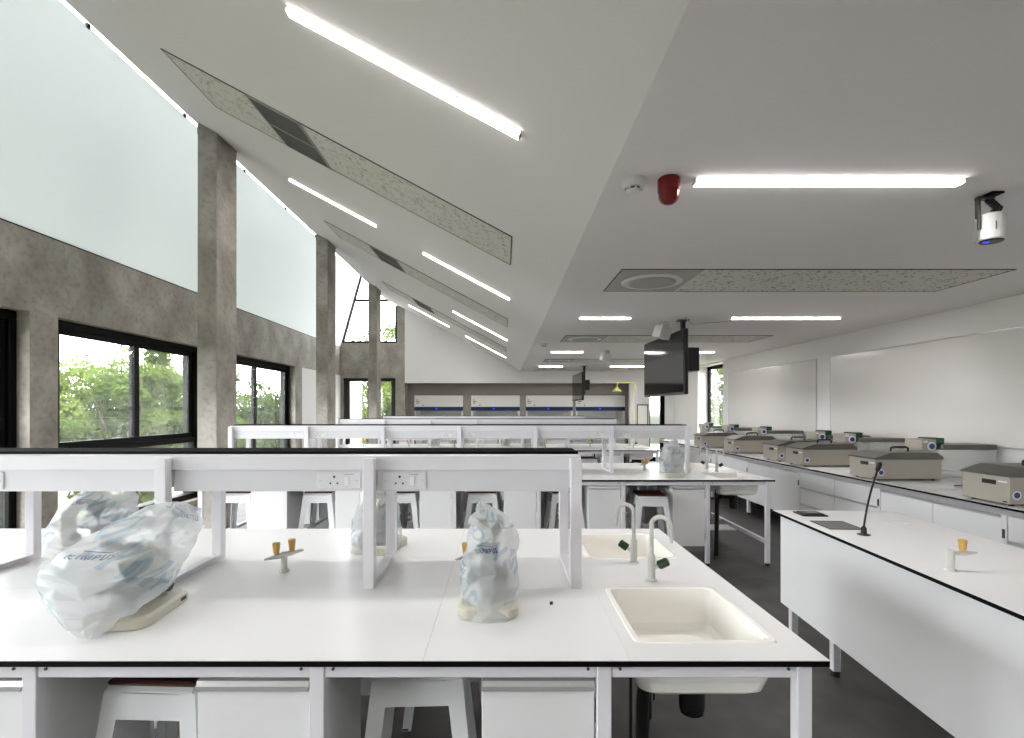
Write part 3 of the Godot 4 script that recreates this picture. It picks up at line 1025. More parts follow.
func make_stool() -> void:
	var t := thing("metal_stool", "white metal stool", "stool", Vector3.ZERO)
	stool0 = t
	var W: Material = M.stool_white
	var H := 0.652
	# rounded square pan
	var b := MB.new()
	b.box(Vector3(0, H - 0.012, 0), Vector3(0.272, 0.024, 0.272), 0.010)
	part(t, "seat_pan", b.done(), W)
	b = MB.new()
	b.box(Vector3(0, H + 0.008, 0), Vector3(0.262, 0.016, 0.262), 0.006)
	part(t, "seat", b.done(), M.seat_brown)
	# apron of four plates
	for k in 4:
		b = MB.new()
		# leaning plate, flush with the splayed legs
		var y1 := H - 0.018
		var y0 := H - 0.088
		var r1 := 0.1355
		var r0 := 0.1430
		for e in [0.0, -0.004]:
			var q := [Vector3(-r1, y1, r1 + e), Vector3(-r0, y0, r0 + e), Vector3(r0, y0, r0 + e), Vector3(r1, y1, r1 + e)]
			if e == 0.0: b.quad(q[0], q[1], q[2], q[3])
			else: b.quad(q[3], q[2], q[1], q[0])
		b.quad(Vector3(-r0, y0, r0 - 0.004), Vector3(r0, y0, r0 - 0.004), Vector3(r0, y0, r0), Vector3(-r0, y0, r0))
		var o := part(t, "apron", b.done(), W)
		o.rotation.y = k * PI / 2
	# splayed legs, each folded from two tapering plates
	for k in 4:
		b = MB.new()
		var r := 0.1345
		var sp := 0.205
		var wt := 0.050
		var wb := 0.040
		var ty := H - 0.012
		var outer := [Vector3(r, ty, r), Vector3(sp, 0.0, sp)]
		for s in 2:
			var dt := Vector3(-wt, 0, 0) if s == 0 else Vector3(0, 0, -wt)
			var db := Vector3(-wb, 0, 0) if s == 0 else Vector3(0, 0, -wb)
			var th := Vector3(0, 0, -0.004) if s == 0 else Vector3(-0.004, 0, 0)
			var a: Vector3 = outer[0]
			var c: Vector3 = outer[1]
			var q := [a, c, c + db, a + dt]
			if s == 0:
				b.quad(q[3], q[2], q[1], q[0])
				b.quad(q[0] + th, q[1] + th, q[2] + th, q[3] + th)
			else:
				b.quad(q[0], q[1], q[2], q[3])
				b.quad(q[3] + th, q[2] + th, q[1] + th, q[0] + th)
			b.quad(q[3], q[2], q[2] + th, q[3] + th)
		var o := part(t, "leg", b.done(), W)
		o.rotation.y = k * PI / 2
		part(o, "foot_cap", bmesh(Vector3(0.03, 0.012, 0.03), 0.003), M.rubber, Vector3(0.19, 0.006, 0.19))
	# footrest bars
	for k in 4:
		var o := slab(t, "foot_bar", W, -0.165, 0.165, 0.20, 0.225, 0.172, 0.180, 0.002)
		var p := o.position
		o.position = p.rotated(Vector3.UP, k * PI / 2)
		o.rotation.y = k * PI / 2

func make_cabinet() -> void:
	# front faces +z; origin at the bottom centre
	var t := thing("hanging_cabinet", "white hanging cabinet", "cabinet", Vector3.ZERO)
	cabinet0 = t
	var w := CAB_W / 2
	slab(t, "body", M.cabinet, -w, w, 0.0, 0.563, -0.24, 0.235, 0.002)
	slab(t, "door", M.cabinet, -w + 0.002, w - 0.002, 0.002, 0.528, 0.2365, 0.255, 0.0015)
	var h := MB.new()
	h.prism([Vector2(0.236, 0.530), Vector2(0.268, 0.530), Vector2(0.272, 0.534), Vector2(0.262, 0.540), Vector2(0.258, 0.553), Vector2(0.236, 0.556)], "x", -w + 0.002, w - 0.002)
	part(t, "handle_rail", h.done(), M.alloy)
	slab(t, "hinge", M.steel_dark, w - 0.001, w + 0.004, 0.44, 0.50, 0.238, 0.252)
	slab(t, "hinge", M.steel_dark, w - 0.001, w + 0.004, 0.06, 0.12, 0.238, 0.252)

func make_gas_tap() -> void:
	var t := thing("gas_tap", "double gas tap", "gas tap", Vector3.ZERO)
	gas0 = t
	var G: Material = M.tap_grey
	var b := MB.new()
	b.lathe([[0.020, 0.0], [0.020, 0.006], [0.0125, 0.008], [0.0125, 0.072], [0.009, 0.078]], Vector3.ZERO, 18)
	part(t, "post", b.done(), G)
	var dir := Vector3(0.80, 0.10, -0.6).normalized()
	b = MB.new()
	b.tube([dir * -0.032 + Vector3(0, 0.066, 0), dir * 0.032 + Vector3(0, 0.066, 0)], 0.011, 12)
	part(t, "manifold", b.done(), G)
	for s in [-1.0, 1.0]:
		b = MB.new()
		b.tube([dir * 0.030 * s + Vector3(0, 0.066, 0), dir * 0.075 * s + Vector3(0, 0.066, 0)], [0.009, 0.004], 10)
		part(t, "nozzle", b.done(), G)
		b = MB.new()
		b.lathe([[0.010, 0.0], [0.0115, 0.006], [0.015, 0.042], [0.013, 0.046]], dir * 0.030 * s + Vector3(0, 0.076, 0), 16)
		part(t, "knob", b.done(), M.amber)

func make_water_tap() -> void:
	var t := thing("water_tap", "swan neck water tap", "tap", Vector3.ZERO)
	tap0 = t
	var G: Material = M.tap_grey
	var b := MB.new()
	b.lathe([[0.022, 0.0], [0.022, 0.005], [0.0145, 0.009], [0.0145, 0.095], [0.010, 0.100]], Vector3.ZERO, 18)
	part(t, "base", b.done(), G)
	var dir := Vector3(0.9, 0, 0.42).normalized()
	var pts := [Vector3(0, 0.095, 0), Vector3(0, 0.21, 0)]
	for i in range(1, 11):
		var a := PI * i / 10.0
		pts.append(Vector3(0, 0.21 + sin(a) * 0.034, 0) + dir * (0.034 - cos(a) * 0.034))
	pts.append(dir * 0.070 + Vector3(0, 0.19, 0))
	b = MB.new()
	b.tube(pts, 0.0085, 12)
	part(t, "spout", b.done(), G)
	b = MB.new()
	b.tube([dir * 0.070 + Vector3(0, 0.193, 0), dir * 0.074 + Vector3(0, 0.15, 0)], [0.009, 0.005], 10)
	part(t, "nozzle", b.done(), G)
	var kd := Vector3(0.78, 0.5, 0.35).normalized()
	b = MB.new()
	b.tube([Vector3(0, 0.045, 0), Vector3(0, 0.045, 0) + kd * 0.034], 0.008, 10)
	part(t, "valve", b.done(), G)
	b = MB.new()
	b.tube([Vector3(0, 0.045, 0) + kd * 0.030, Vector3(0, 0.045, 0) + kd * 0.034, Vector3(0, 0.045, 0) + kd * 0.066, Vector3(0, 0.045, 0) + kd * 0.070], [0.014, 0.0175, 0.0165, 0.013], 8)
	part(t, "knob", b.done(), M.green_knob)

func rounded(hx: float, hz: float, r: float, y: float, seg := 6) -> Array:
	var p := []
	for q in [[1, 1, 0], [-1, 1, 1], [-1, -1, 2], [1, -1, 3]]:
		for i in seg + 1:
			var a: float = (q[2] + float(i) / seg) * PI / 2
			p.append(Vector3(q[0] * (hx - r) + cos(a) * r, y, q[1] * (hz - r) + sin(a) * r))
	p.reverse()
	return p

func make_sink() -> void:
	var t := thing("bench_sink", "cream sink", "sink", Vector3.ZERO)
	sink0 = t
	var b := MB.new()
	var hx := 0.1965
	var hz := 0.229
	# going down inside (list from the bottom up keeps normals outward, so build inside with reversed rows)
	var inner := [rounded(hx + 0.006, hz + 0.006, 0.03, 0.0), rounded(hx + 0.004, hz + 0.004, 0.03, 0.0022), rounded(hx - 0.010, hz - 0.010, 0.030, 0.0022), rounded(hx - 0.016, hz - 0.016, 0.030, -0.003), rounded(hx - 0.026, hz - 0.026, 0.035, -0.120), rounded(hx - 0.040, hz - 0.040, 0.04, -0.142), rounded(hx - 0.065, hz - 0.065, 0.04, -0.149), rounded(0.03, 0.03, 0.028, -0.153)]
	var outer := [rounded(0.03, 0.03, 0.028, -0.168), rounded(hx - 0.040, hz - 0.040, 0.04, -0.166), rounded(hx - 0.018, hz - 0.018, 0.04, -0.150), rounded(hx - 0.008, hz - 0.008, 0.035, -0.115), rounded(hx - 0.003, hz - 0.003, 0.030, -0.004)]
	# rows must run upward for outward normals; flip the inner skin by reversing the row order
	for i in inner.size() - 1:
		b.grid([inner[i], inner[i + 1]])
	for i in outer.size() - 1:
		b.grid([outer[i], outer[i + 1]])
	part(t, "basin", b.done(), M.cream)
	b = MB.new()
	b.lathe([[0.034, -0.172], [0.034, -0.149], [0.028, -0.1485]], Vector3.ZERO, 18)
	part(t, "drain_ring", b.done(), M.alloy)
	part(t, "drain_hole", cyl(0.024, 0.003), M.black, Vector3(0, -0.1475, 0))
	b = MB.new()
	b.lathe([[0.018, -0.33], [0.036, -0.325], [0.040, -0.305], [0.040, -0.225], [0.036, -0.215], [0.036, -0.200], [0.030, -0.17]], Vector3(0.04, 0, 0), 20)
	part(t, "bottle_trap", b.done(), M.black)
	b = MB.new()
	b.tube([Vector3(0.005, -0.205, 0), Vector3(-0.04, -0.203, 0), Vector3(-0.08, -0.21, -0.01), Vector3(-0.105, -0.24, -0.02), Vector3(-0.11, -0.30, -0.03), Vector3(-0.11, -0.62, -0.04), Vector3(-0.11, -0.80, -0.05)], 0.021, 12)
	part(t, "waste_pipe", b.done(), M.black)
	b = MB.new()
	b.tube([Vector3(-0.06, -0.19, -0.05), Vector3(0.0, -0.19, -0.05), Vector3(0.02, -0.19, -0.05)], 0.006, 8)
	part(t, "supply_pipe", b.done(), M.alloy)
	b = MB.new()
	b.tube([Vector3(-0.185, -0.06, 0.12), Vector3(-0.185, -0.45, 0.12), Vector3(-0.185, -0.80, 0.10)], 0.005, 8)
	part(t, "hose", b.done(), M.rubber)

# ------------------------------------------------------------------ teacher desk
func build_desk() -> void:
	var o := Vector3(1.735, 0, -3.39)
	var turn := deg_to_rad(-3.15)
	var W := 0.73
	var L := 2.7
	var t := thing("teacher_desk", "long white teacher desk with black edged top and modesty panel", "desk", o, turn)
	slab(t, "top_core", M.core, 0, W, 0.783, 0.798, 0, L)
	slab(t, "top_surface", M.laminate, 0, W, 0.798, 0.80, 0, L)
	slab(t, "modesty_panel", M.desk_panel, 0.035, 0.055, 0.22, 0.783, 0.03, L - 0.03, 0.001)
	for z in [0.06, 0.52, 1.5, 2.5]:
		for x in [0.10, 0.66]:
			var leg := slab(t, "leg", M.powder, x - 0.02, x + 0.02, 0.03, 0.783, z - 0.02, z + 0.02, 0.002)
			part(leg, "foot", cyl(0.022, 0.03), M.rubber, Vector3(0, -0.3915, 0))
	for x in [0.10, 0.66]:
		slab(t, "rail", M.powder, x - 0.018, x + 0.018, 0.745, 0.783, 0.12, L - 0.2)
	var X := Transform3D(Basis(Vector3.UP, turn), o)
	# black box set in the top
	var k := thing("touch_panel", "black square control box on the corner of the teacher desk", "control box", X * Vector3(0.165, 0.80, 0.135), turn)
	slab(k, "base", M.black, -0.075, 0.075, 0.0, 0.008, -0.065, 0.065, 0.003)
	slab(k, "lid", M.scope_dark, -0.06, 0.06, 0.008, 0.014, -0.05, 0.05, 0.004)
	slab(k, "screen_glass", M.steel_dark, -0.03, 0.045, 0.014, 0.0155, -0.025, 0.03)
	k = thing("socket_hatch", "dark grey flush flap hatch in the teacher desk top", "hatch", X * Vector3(0.15, 0.80, 0.44), turn)
	slab(k, "flap", M.grille_dark, -0.085, 0.085, 0.0005, 0.003, -0.10, 0.10, 0.001)
	slab(k, "rim", M.scope_dark, -0.09, -0.085, 0.0005, 0.004, -0.105, 0.105)
	slab(k, "rim", M.scope_dark, 0.085, 0.09, 0.0005, 0.004, -0.105, 0.105)
	slab(k, "rim", M.scope_dark, -0.085, 0.085, 0.0005, 0.004, -0.105, -0.10)
	slab(k, "rim", M.scope_dark, -0.085, 0.085, 0.0005, 0.004, 0.10, 0.105)
	# gooseneck microphone
	k = thing("gooseneck_microphone", "black gooseneck microphone standing on the teacher desk", "microphone", X * Vector3(0.165, 0.80, 0.66), turn)
	var b := MB.new()
	b.lathe([[0.030, 0.0], [0.030, 0.004], [0.014, 0.008], [0.013, 0.035], [0.007, 0.045]], Vector3.ZERO, 18)
	part(k, "base", b.done(), M.black)
	b = MB.new()
	var pts := []
	for i in 13:
		var u := i / 12.0
		pts.append(Vector3(0.055 * u + 0.030 * u * u, 0.04 + 0.285 * u, -0.03 * u))
	b.tube(pts, 0.005, 8)
	part(k, "gooseneck", b.done(), M.black)
	b = MB.new()
	b.tube([pts[-1], pts[-1] + Vector3(0.004, 0.012, 0), pts[-1] + Vector3(0.014, 0.038, 0), pts[-1] + Vector3(0.018, 0.046, 0)], [0.007, 0.011, 0.011, 0.006], 12)
	part(k, "capsule", b.done(), M.rubber)
	# cable grommet ring
	k = thing("cable_grommet", "pale oval cable grommet ring flush in the teacher desk top", "grommet", X * Vector3(0.52, 0.80, 0.38), turn)
	b = MB.new()
	var ring := []
	for i in 29:
		var a := TAU * i / 28.0
		ring.append(Vector3(cos(a) * 0.07, 0.001, sin(a) * 0.035))
	b.tube(ring, 0.0025, 6, false)
	part(k, "ring", b.done(), M.panel_grey)
	# single gas tap with arm
	k = thing("gas_tap", "single gas tap with amber knob on a side arm on the teacher desk", "gas tap", X * Vector3(0.14, 0.80, 1.26), turn)
	b = MB.new()
	b.lathe([[0.020, 0.0], [0.020, 0.005], [0.0125, 0.008], [0.0125, 0.078], [0.011, 0.082]], Vector3.ZERO, 18)
	part(k, "post", b.done(), M.tap_grey)
	b = MB.new()
	b.tube([Vector3(0, 0.070, 0), Vector3(0.055, 0.070, 0), Vector3(0.10, 0.072, 0)], [0.010, 0.010, 0.004], 12)
	part(k, "nozzle", b.done(), M.tap_grey)
	b = MB.new()
	b.lathe([[0.010, 0.0], [0.012, 0.005], [0.016, 0.040], [0.014, 0.044]], Vector3(0.045, 0.080, 0), 16)
	part(k, "knob", b.done(), M.amber)

# ------------------------------------------------------------------ wall counter with water baths
func build_counter() -> void:
	var xf := 3.33
	var top := 0.80
	var d0 := 1.2
	var d1 := 11.2
	var t := thing("wall_counter", "long white counter top with grey edge along the whiteboard wall", "worktop", Vector3(xf, top, 0))
	slab(t, "core", M.core, 0.0, RIGHT_X - xf, -0.017, -0.002, -d1, -d0)
	slab(t, "surface", M.laminate, 0.0, RIGHT_X - xf, -0.002, 0.0, -d1, -d0)
	slab(t, "edge_rail", M.alloy, 0.02, 0.06, -0.06, -0.017, -d1, -d0, 0.002)
	# posts and units
	var posts := [2.29, 3.53, 4.71, 5.98, 7.24, 8.50, 9.76, 11.0]
	for i in posts.size():
		var leg := slab(t, "leg", M.powder, 0.025, 0.065, -0.77, -0.06, -posts[i] - 0.02, -posts[i] + 0.02, 0.002)
		part(leg, "foot", cyl(0.02, 0.03), M.rubber, Vector3(0, -0.37, 0))
		slab(leg, "hinge", M.steel_dark, -0.026, -0.020, 0.20, 0.26, -0.008, 0.008)
	for i in posts.size() - 1:
		var a: float = posts[i] + 0.024
		var c: float = posts[i + 1] - 0.024
		var drawers := i % 2 == 0
		var u := thing("counter_unit", ("white three drawer unit, %s of its kind from the desk end of the wall counter" % ORD[i / 2]) if drawers else ("white two door unit, %s of its kind from the desk end of the wall counter" % ORD[i / 2]), "cabinet", Vector3(xf + 0.05, 0.20, -(a + c) / 2), 0.0, "units under the wall counter")
		var h := (c - a) / 2
		slab(u, "body", M.cabinet, 0.0, 0.55, 0.0, 0.54, -h, h)
		if drawers:
			for r in 3:
				var y0: float = [0.0, 0.19, 0.375][r]
				var y1: float = [0.170, 0.355, 0.535][r]
				for s in [[-h, -0.003], [0.003, h]]:
					var dr := slab(u, "drawer", M.cabinet, -0.020, -0.001, y0, y1, s[0], s[1], 0.002)
					slab(dr, "handle_rail", M.alloy, -0.016, -0.004, (y1 - y0) / 2 + 0.001, (y1 - y0) / 2 + 0.016, -(s[1] - s[0]) / 2, (s[1] - s[0]) / 2, 0.002)
		else:
			for s in [[-h, -0.003], [0.003, h]]:
				slab(u, "door", M.cabinet, -0.020, -0.001, 0.0, 0.515, s[0], s[1], 0.002)
				slab(u, "handle_rail", M.alloy, -0.022, -0.001, 0.517, 0.532, s[0], s[1], 0.002)
	# steel water baths
	var first: Node3D
	var baths := [[3.495, 3.87, 0.0], [4.76, 5.12, 0.0], [5.91, 6.28, 0.0], [6.49, 6.86, 0.02], [7.67, 8.04, 0.0], [8.8, 9.16, -0.04]]
	for i in baths.size():
		var s = baths[i]
		var lbl: String = "beige steel water bath with lid, %s from the desk end of the counter" % ORD[i]
		var at := Vector3(xf + 0.035 + s[2], top, -(s[0] + s[1]) / 2)
		if i == 0:
			first = make_bath(lbl, at)
		else:
			copy(first, lbl, at)
	# clear tanks with circulators behind
	var tank: Node3D
	var tanks := [4.98, 6.12, 6.70, 8.2, 9.35, 10.5]
	for i in tanks.size():
		var lbl: String = "clear tank with green circulator and grey lid, %s from desk end of counter" % ORD[i]
		var at := Vector3(4.12, top, -tanks[i] - 0.16)
		if i == 0: tank = make_tank(lbl, at)
		else: copy(tank, lbl, at)
	# papers and cord on the counter
	for i in 3:
		var d: float = [4.42, 5.55, 7.35][i]
		var p := thing("paper_sheet", "white instruction sheet lying on the wall counter beside the %s water bath" % ["second", "third", "fifth"][i], "paper", Vector3(3.62, top, -d), 0.2, "sheets on the counter")
		slab(p, "sheet", M.paper, -0.105, 0.105, 0.0002, 0.0016, -0.148, 0.148)
		slab(p, "second_sheet", M.label_white, -0.09, 0.11, 0.0017, 0.003, -0.13, 0.15)
	for i in 2:
		var b := MB.new()
		var d: float = [4.35, 5.5][i]
		var pts := []
		for j in 25:
			var u := j / 24.0
			pts.append(Vector3(3.80 + 0.20 * u + 0.05 * sin(u * 11.0), top + 0.006, -d - 0.09 * cos(u * 8.0) * (1.0 - 0.3 * u)))
		b.tube(pts, 0.005, 6)
		tag(part(self, "power_cord", b.done(), M.black), "black power cord on the wall counter behind the %s instruction sheet" % ["first", "second"][i], "cord", "cords on the counter")
	# whiteboards
	for i in 2:
		var a: float = [4.45, 7.97][i]
		var c: float = [7.63, 11.07][i]
		var w := thing("whiteboard", ["large whiteboard on the right wall nearer the teacher desk", "large whiteboard on the right wall beside the narrow window"][i], "whiteboard", Vector3(RIGHT_X, 1.08, -(a + c) / 2), 0.0, "whiteboards")
		var h := (c - a) / 2
		slab(w, "board", M.whiteboard, -0.014, -0.001, 0.015, 1.115, -h + 0.012, h - 0.012)
		for s in [-1.0, 1.0]:
			slab(w, "frame_side", M.alloy, -0.020, -0.001, 0.0, 1.13, s * (h - 0.008) - 0.008, s * (h - 0.008) + 0.008, 0.003)
		slab(w, "frame_top", M.alloy, -0.020, -0.001, 1.114, 1.13, -h + 0.016, h - 0.016, 0.003)
		slab(w, "pen_tray", M.alloy, -0.060, -0.001, 0.0, 0.014, -h + 0.016, h - 0.016, 0.003)

func make_bath(label: String, at: Vector3) -> Node3D:
	var t := thing("water_bath", label, "water bath", at, 0.0, "steel water baths on the counter")
	var G: Material = M.bath_grey
	slab(t, "case", G, 0.0, 0.60, 0.015, 0.195, -0.18, 0.18, 0.004)
	for x in [0.05, 0.55]:
		for z in [-0.14, 0.14]:
			part(t, "foot", cyl(0.015, 0.016), M.rubber, Vector3(x, 0.008, z))
	slab(t, "grip_slot", M.black, -0.002, 0.003, 0.135, 0.165, -0.02, 0.085, 0.001)
	slab(t, "label_strip", M.label_white, -0.0015, 0.002, 0.155, 0.165, 0.10, 0.165)
	slab(t, "rating_plate", M.scope_dark, -0.0015, 0.002, 0.025, 0.033, 0.135, 0.165)
	var b := MB.new()
	b.prism([Vector2(-0.008, 0.195), Vector2(0.608, 0.195), Vector2(0.608, 0.215), Vector2(0.55, 0.255), Vector2(0.14, 0.255), Vector2(-0.008, 0.208)], "z", -0.188, 0.188)
	var lid := part(t, "lid", b.done(), M.bath_lid)
	b = MB.new()
	b.tube([Vector3(0.27, 0.253, 0), Vector3(0.27, 0.285, 0), Vector3(0.29, 0.295, 0), Vector3(0.41, 0.295, 0), Vector3(0.43, 0.285, 0), Vector3(0.43, 0.253, 0)], 0.009, 8)
	part(lid, "lid_handle", b.done(), M.black)
	part(t, "round_sticker", cyl_z(0.030, 0.002), M.label_white, Vector3(0.05, 0.075, 0.181))
	part(t, "sticker_centre", cyl_z(0.021, 0.002), M.dial_blue, Vector3(0.05, 0.075, 0.182))
	return t

func make_tank(label: String, at: Vector3) -> Node3D:
	var t := thing("circulator_tank", label, "water bath", at, 0.0, "clear circulator tanks on the counter")
	var A: Material = M.acrylic
	slab(t, "tank_wall", A, 0.0, 0.55, 0.012, 0.262, 0.150, 0.158)
	slab(t, "tank_wall", A, 0.0, 0.55, 0.012, 0.262, -0.158, -0.150)
	slab(t, "tank_wall", A, 0.0, 0.008, 0.012, 0.262, -0.149, 0.149)
	slab(t, "tank_wall", A, 0.542, 0.55, 0.012, 0.262, -0.149, 0.149)
	slab(t, "tank_floor", A, 0.0, 0.55, 0.0, 0.011, -0.158, 0.158)
	slab(t, "lid", M.bath_lid, 0.02, 0.555, 0.264, 0.312, -0.165, 0.165, 0.008)
	var h := slab(t, "circulator_head", M.bath_grey, -0.128, 0.0, 0.255, 0.36, -0.10, 0.13, 0.006)
	slab(t, "green_cap", M.pump_green, 0.001, 0.085, 0.315, 0.375, -0.10, 0.125, 0.006)
	slab(t, "support_post", M.bath_grey, -0.12, -0.02, 0.0, 0.255, -0.06, 0.08, 0.004)
	part(h, "dial", cyl_z(0.042, 0.006), M.label_white, Vector3(0.018, -0.012, 0.117))
	part(h, "dial_centre", cyl_z(0.028, 0.004), M.dial_blue, Vector3(0.018, -0.012, 0.121))
	slab(h, "display_plate", M.label_white, -0.060, -0.02, 0.022, 0.042, 0.1145, 0.1165)
	return t

# ------------------------------------------------------------------ fume hoods, shower, notice board
func build_end_wall_things() -> void:
	var xs := [[-2.53, -1.14], [-0.91, 0.48], [0.65, 1.99], [2.08, 3.48]]
	for i in 4:
		var x0: float = xs[i][0]
		var w: float = xs[i][1] - x0
		var t := thing("fume_hood", "white fume hood with blue band, %s from the glass door" % ORD[i], "fume hood", Vector3(x0, 0, -15.05), 0.0, "fume hoods in the alcove")
		var H: Material = M.hood_white
		slab(t, "base_cabinet", H, 0.0, w, 0.0, 0.86, -0.85, -0.02, 0.003)
		for k in 2:
			slab(t, "base_door", M.cabinet, 0.01 + k * w / 2, w / 2 - 0.01 + k * w / 2, 0.08, 0.82, -0.019, 0.0, 0.002)
		slab(t, "worktop", M.panel_grey, 0.0, w, 0.86, 0.90, -0.85, 0.0, 0.003)
		slab(t, "back_panel", M.panel_grey, 0.05, w - 0.05, 0.90, 1.40, -0.85, -0.80)
		for s in [0.0, w - 0.05]:
			slab(t, "side_wall", H, s, s + 0.05, 0.90, 1.84, -0.85, 0.0, 0.003)
		slab(t, "canopy", H, 0.05, w - 0.05, 1.40, 1.82, -0.85, -0.03)
		slab(t, "fascia", H, 0.0, w, 1.515, 1.84, -0.025, 0.012, 0.003)
		var bd := slab(t, "blue_band", M.hood_blue, 0.0, w, 1.40, 1.512, -0.025, 0.014, 0.002)
		slab(bd, "display_light", M.led_blue, -0.10 + 0.02 * i, -0.04 + 0.02 * i, -0.015, 0.025, 0.0195, 0.0215)
		slab(t, "sash_pane", M.glass, 0.05, w - 0.05, 1.06, 1.40, -0.012, -0.006)
		slab(t, "sash_handle", M.alloy, 0.05, w - 0.05, 1.02, 1.06, -0.02, 0.01, 0.003)
		for k in 3:
			slab(t, "lettering", M.scope_dark, 0.05, 0.05 + [0.05, 0.11, 0.08][k], 1.70 - k * 0.045, 1.715 - k * 0.045, 0.012, 0.0135)
		part(t, "emblem", cyl_z(0.016, 0.003), M.scope_dark, Vector3(0.25, 1.56, 0.013))
	# emergency shower
	var sx := 3.42
	var sh := thing("emergency_shower", "yellow emergency shower with pipe and bell shaped head beside the fume hoods", "shower", Vector3(sx, 0, -13.6))
	var b := MB.new()
	b.tube([Vector3(0, 0, 0), Vector3(0, 2.04, 0), Vector3(-0.02, 2.10, 0), Vector3(-0.08, 2.13, 0), Vector3(-0.40, 2.13, 0), Vector3(-0.46, 2.12, 0), Vector3(-0.48, 2.06, 0), Vector3(-0.48, 2.0, 0)], 0.016, 10)
	part(sh, "pipe", b.done(), M.yellow_pipe)
	b = MB.new()
	b.lathe([[0.115, 1.90], [0.120, 1.91], [0.10, 1.94], [0.045, 1.98], [0.026, 2.03]], Vector3(-0.48, 0, 0), 22)
	part(sh, "shower_head", b.done(), M.yellow_pipe)
	b = MB.new()
	b.lathe([[0.10, 0.0], [0.10, 0.012], [0.03, 0.02]], Vector3.ZERO, 18)
	part(sh, "floor_flange", b.done(), M.yellow_pipe)
	# framed notice
	var nb := thing("notice_board", "pale notice board with thin dark frame on the white wall beside the shower", "notice board", Vector3(3.86, 0.95, -END_D + 0.006))
	slab(nb, "panel", M.hood_white, -0.13, 0.13, 0.0, 0.60, 0.0, 0.012)
	for s in [-1.0, 1.0]:
		slab(nb, "frame", M.seam, s * 0.145 - 0.015, s * 0.145 + 0.015, -0.03, 0.63, 0.0, 0.02, 0.003)
	slab(nb, "frame", M.seam, -0.13, 0.13, 0.60, 0.63, 0.0, 0.02, 0.003)
	slab(nb, "frame", M.seam, -0.13, 0.13, -0.03, 0.0, 0.0, 0.02, 0.003)
	# column of plaster beside the alcove
	var c := MB.new()
	c.span(3.50, 3.62, 0, 2.17, -END_D - 0.1, -END_D + 0.03, 0.003)
	struct("trim_1", c, M.plaster, "white plastered return beside the fume hood alcove")

# ------------------------------------------------------------------ bagged microscopes
func make_scope(label: String, at: Vector3, turn: float) -> Node3D:
	# faces +z (the user's side); origin under the middle of the base
	var t := thing("microscope", label, "microscope", at, turn, "microscopes on the benches")
	var B: Material = M.scope_body
	var b := MB.new()
	var foot := []
	for row in [[0.0, 0.0], [0.006, 0.004], [0.038, 0.004], [0.048, -0.006]]:
		var p := []
		for q in rounded(0.098 + row[1], 0.125 + row[1], 0.04, row[0], 6): p.append(q)
		foot.append(p)
	for i in 3: b.grid([foot[i], foot[i + 1]])
	var cap: Array = foot[3].duplicate()
	b.poly(cap)
	part(t, "base", b.done(), B)
	b = MB.new()
	b.prism([Vector2(-0.12, 0.045), Vector2(-0.05, 0.045), Vector2(-0.065, 0.13), Vector2(-0.06, 0.20), Vector2(-0.02, 0.245), Vector2(0.05, 0.255), Vector2(0.05, 0.28), Vector2(-0.06, 0.28), Vector2(-0.115, 0.22)], "x", -0.03, 0.03)
	part(t, "arm", b.done(), B)
	slab(t, "stage", M.scope_dark, -0.07, 0.07, 0.125, 0.137, -0.055, 0.075, 0.003)
	b = MB.new()
	b.lathe([[0.020, 0.075], [0.026, 0.08], [0.026, 0.115], [0.022, 0.12]], Vector3(0, 0, 0.02), 18)
	part(t, "condenser", b.done(), M.scope_dark)
	b = MB.new()
	b.lathe([[0.024, 0.047], [0.024, 0.056], [0.018, 0.062]], Vector3(0, 0, 0.03), 18)
	part(t, "field_lens", b.done(), M.scope_dark)
	b = MB.new()
	b.lathe([[0.011, 0.155], [0.014, 0.175], [0.030, 0.205], [0.034, 0.215], [0.034, 0.25]], Vector3(0, 0, 0.02), 18)
	part(t, "nosepiece", b.done(), M.scope_dark)
	b = MB.new()
	b.lathe([[0.042, 0.28], [0.046, 0.285], [0.046, 0.305], [0.036, 0.315]], Vector3(0, 0, 0.0), 20)
	part(t, "head", b.done(), B)
	for s in [-1.0, 1.0]:
		b = MB.new()
		b.tube([Vector3(s * 0.022, 0.298, 0.01), Vector3(s * 0.026, 0.326, 0.050), Vector3(s * 0.026, 0.338, 0.068)], [0.016, 0.014, 0.015], 12)
		part(t, "eyepiece", b.done(), M.scope_dark)
		b = MB.new()
		b.tube([Vector3(s * 0.03, 0.085, -0.07), Vector3(s * 0.062, 0.085, -0.07)], 0.022, 14)
		part(t, "focus_knob", b.done(), M.scope_dark)
	slab(t, "mains_switch", M.black, 0.0985, 0.1025, 0.016, 0.030, -0.09, -0.06)
	slab(t, "mains_inlet", M.black, -0.02, 0.02, 0.012, 0.034, -0.132, -0.124)
	return t

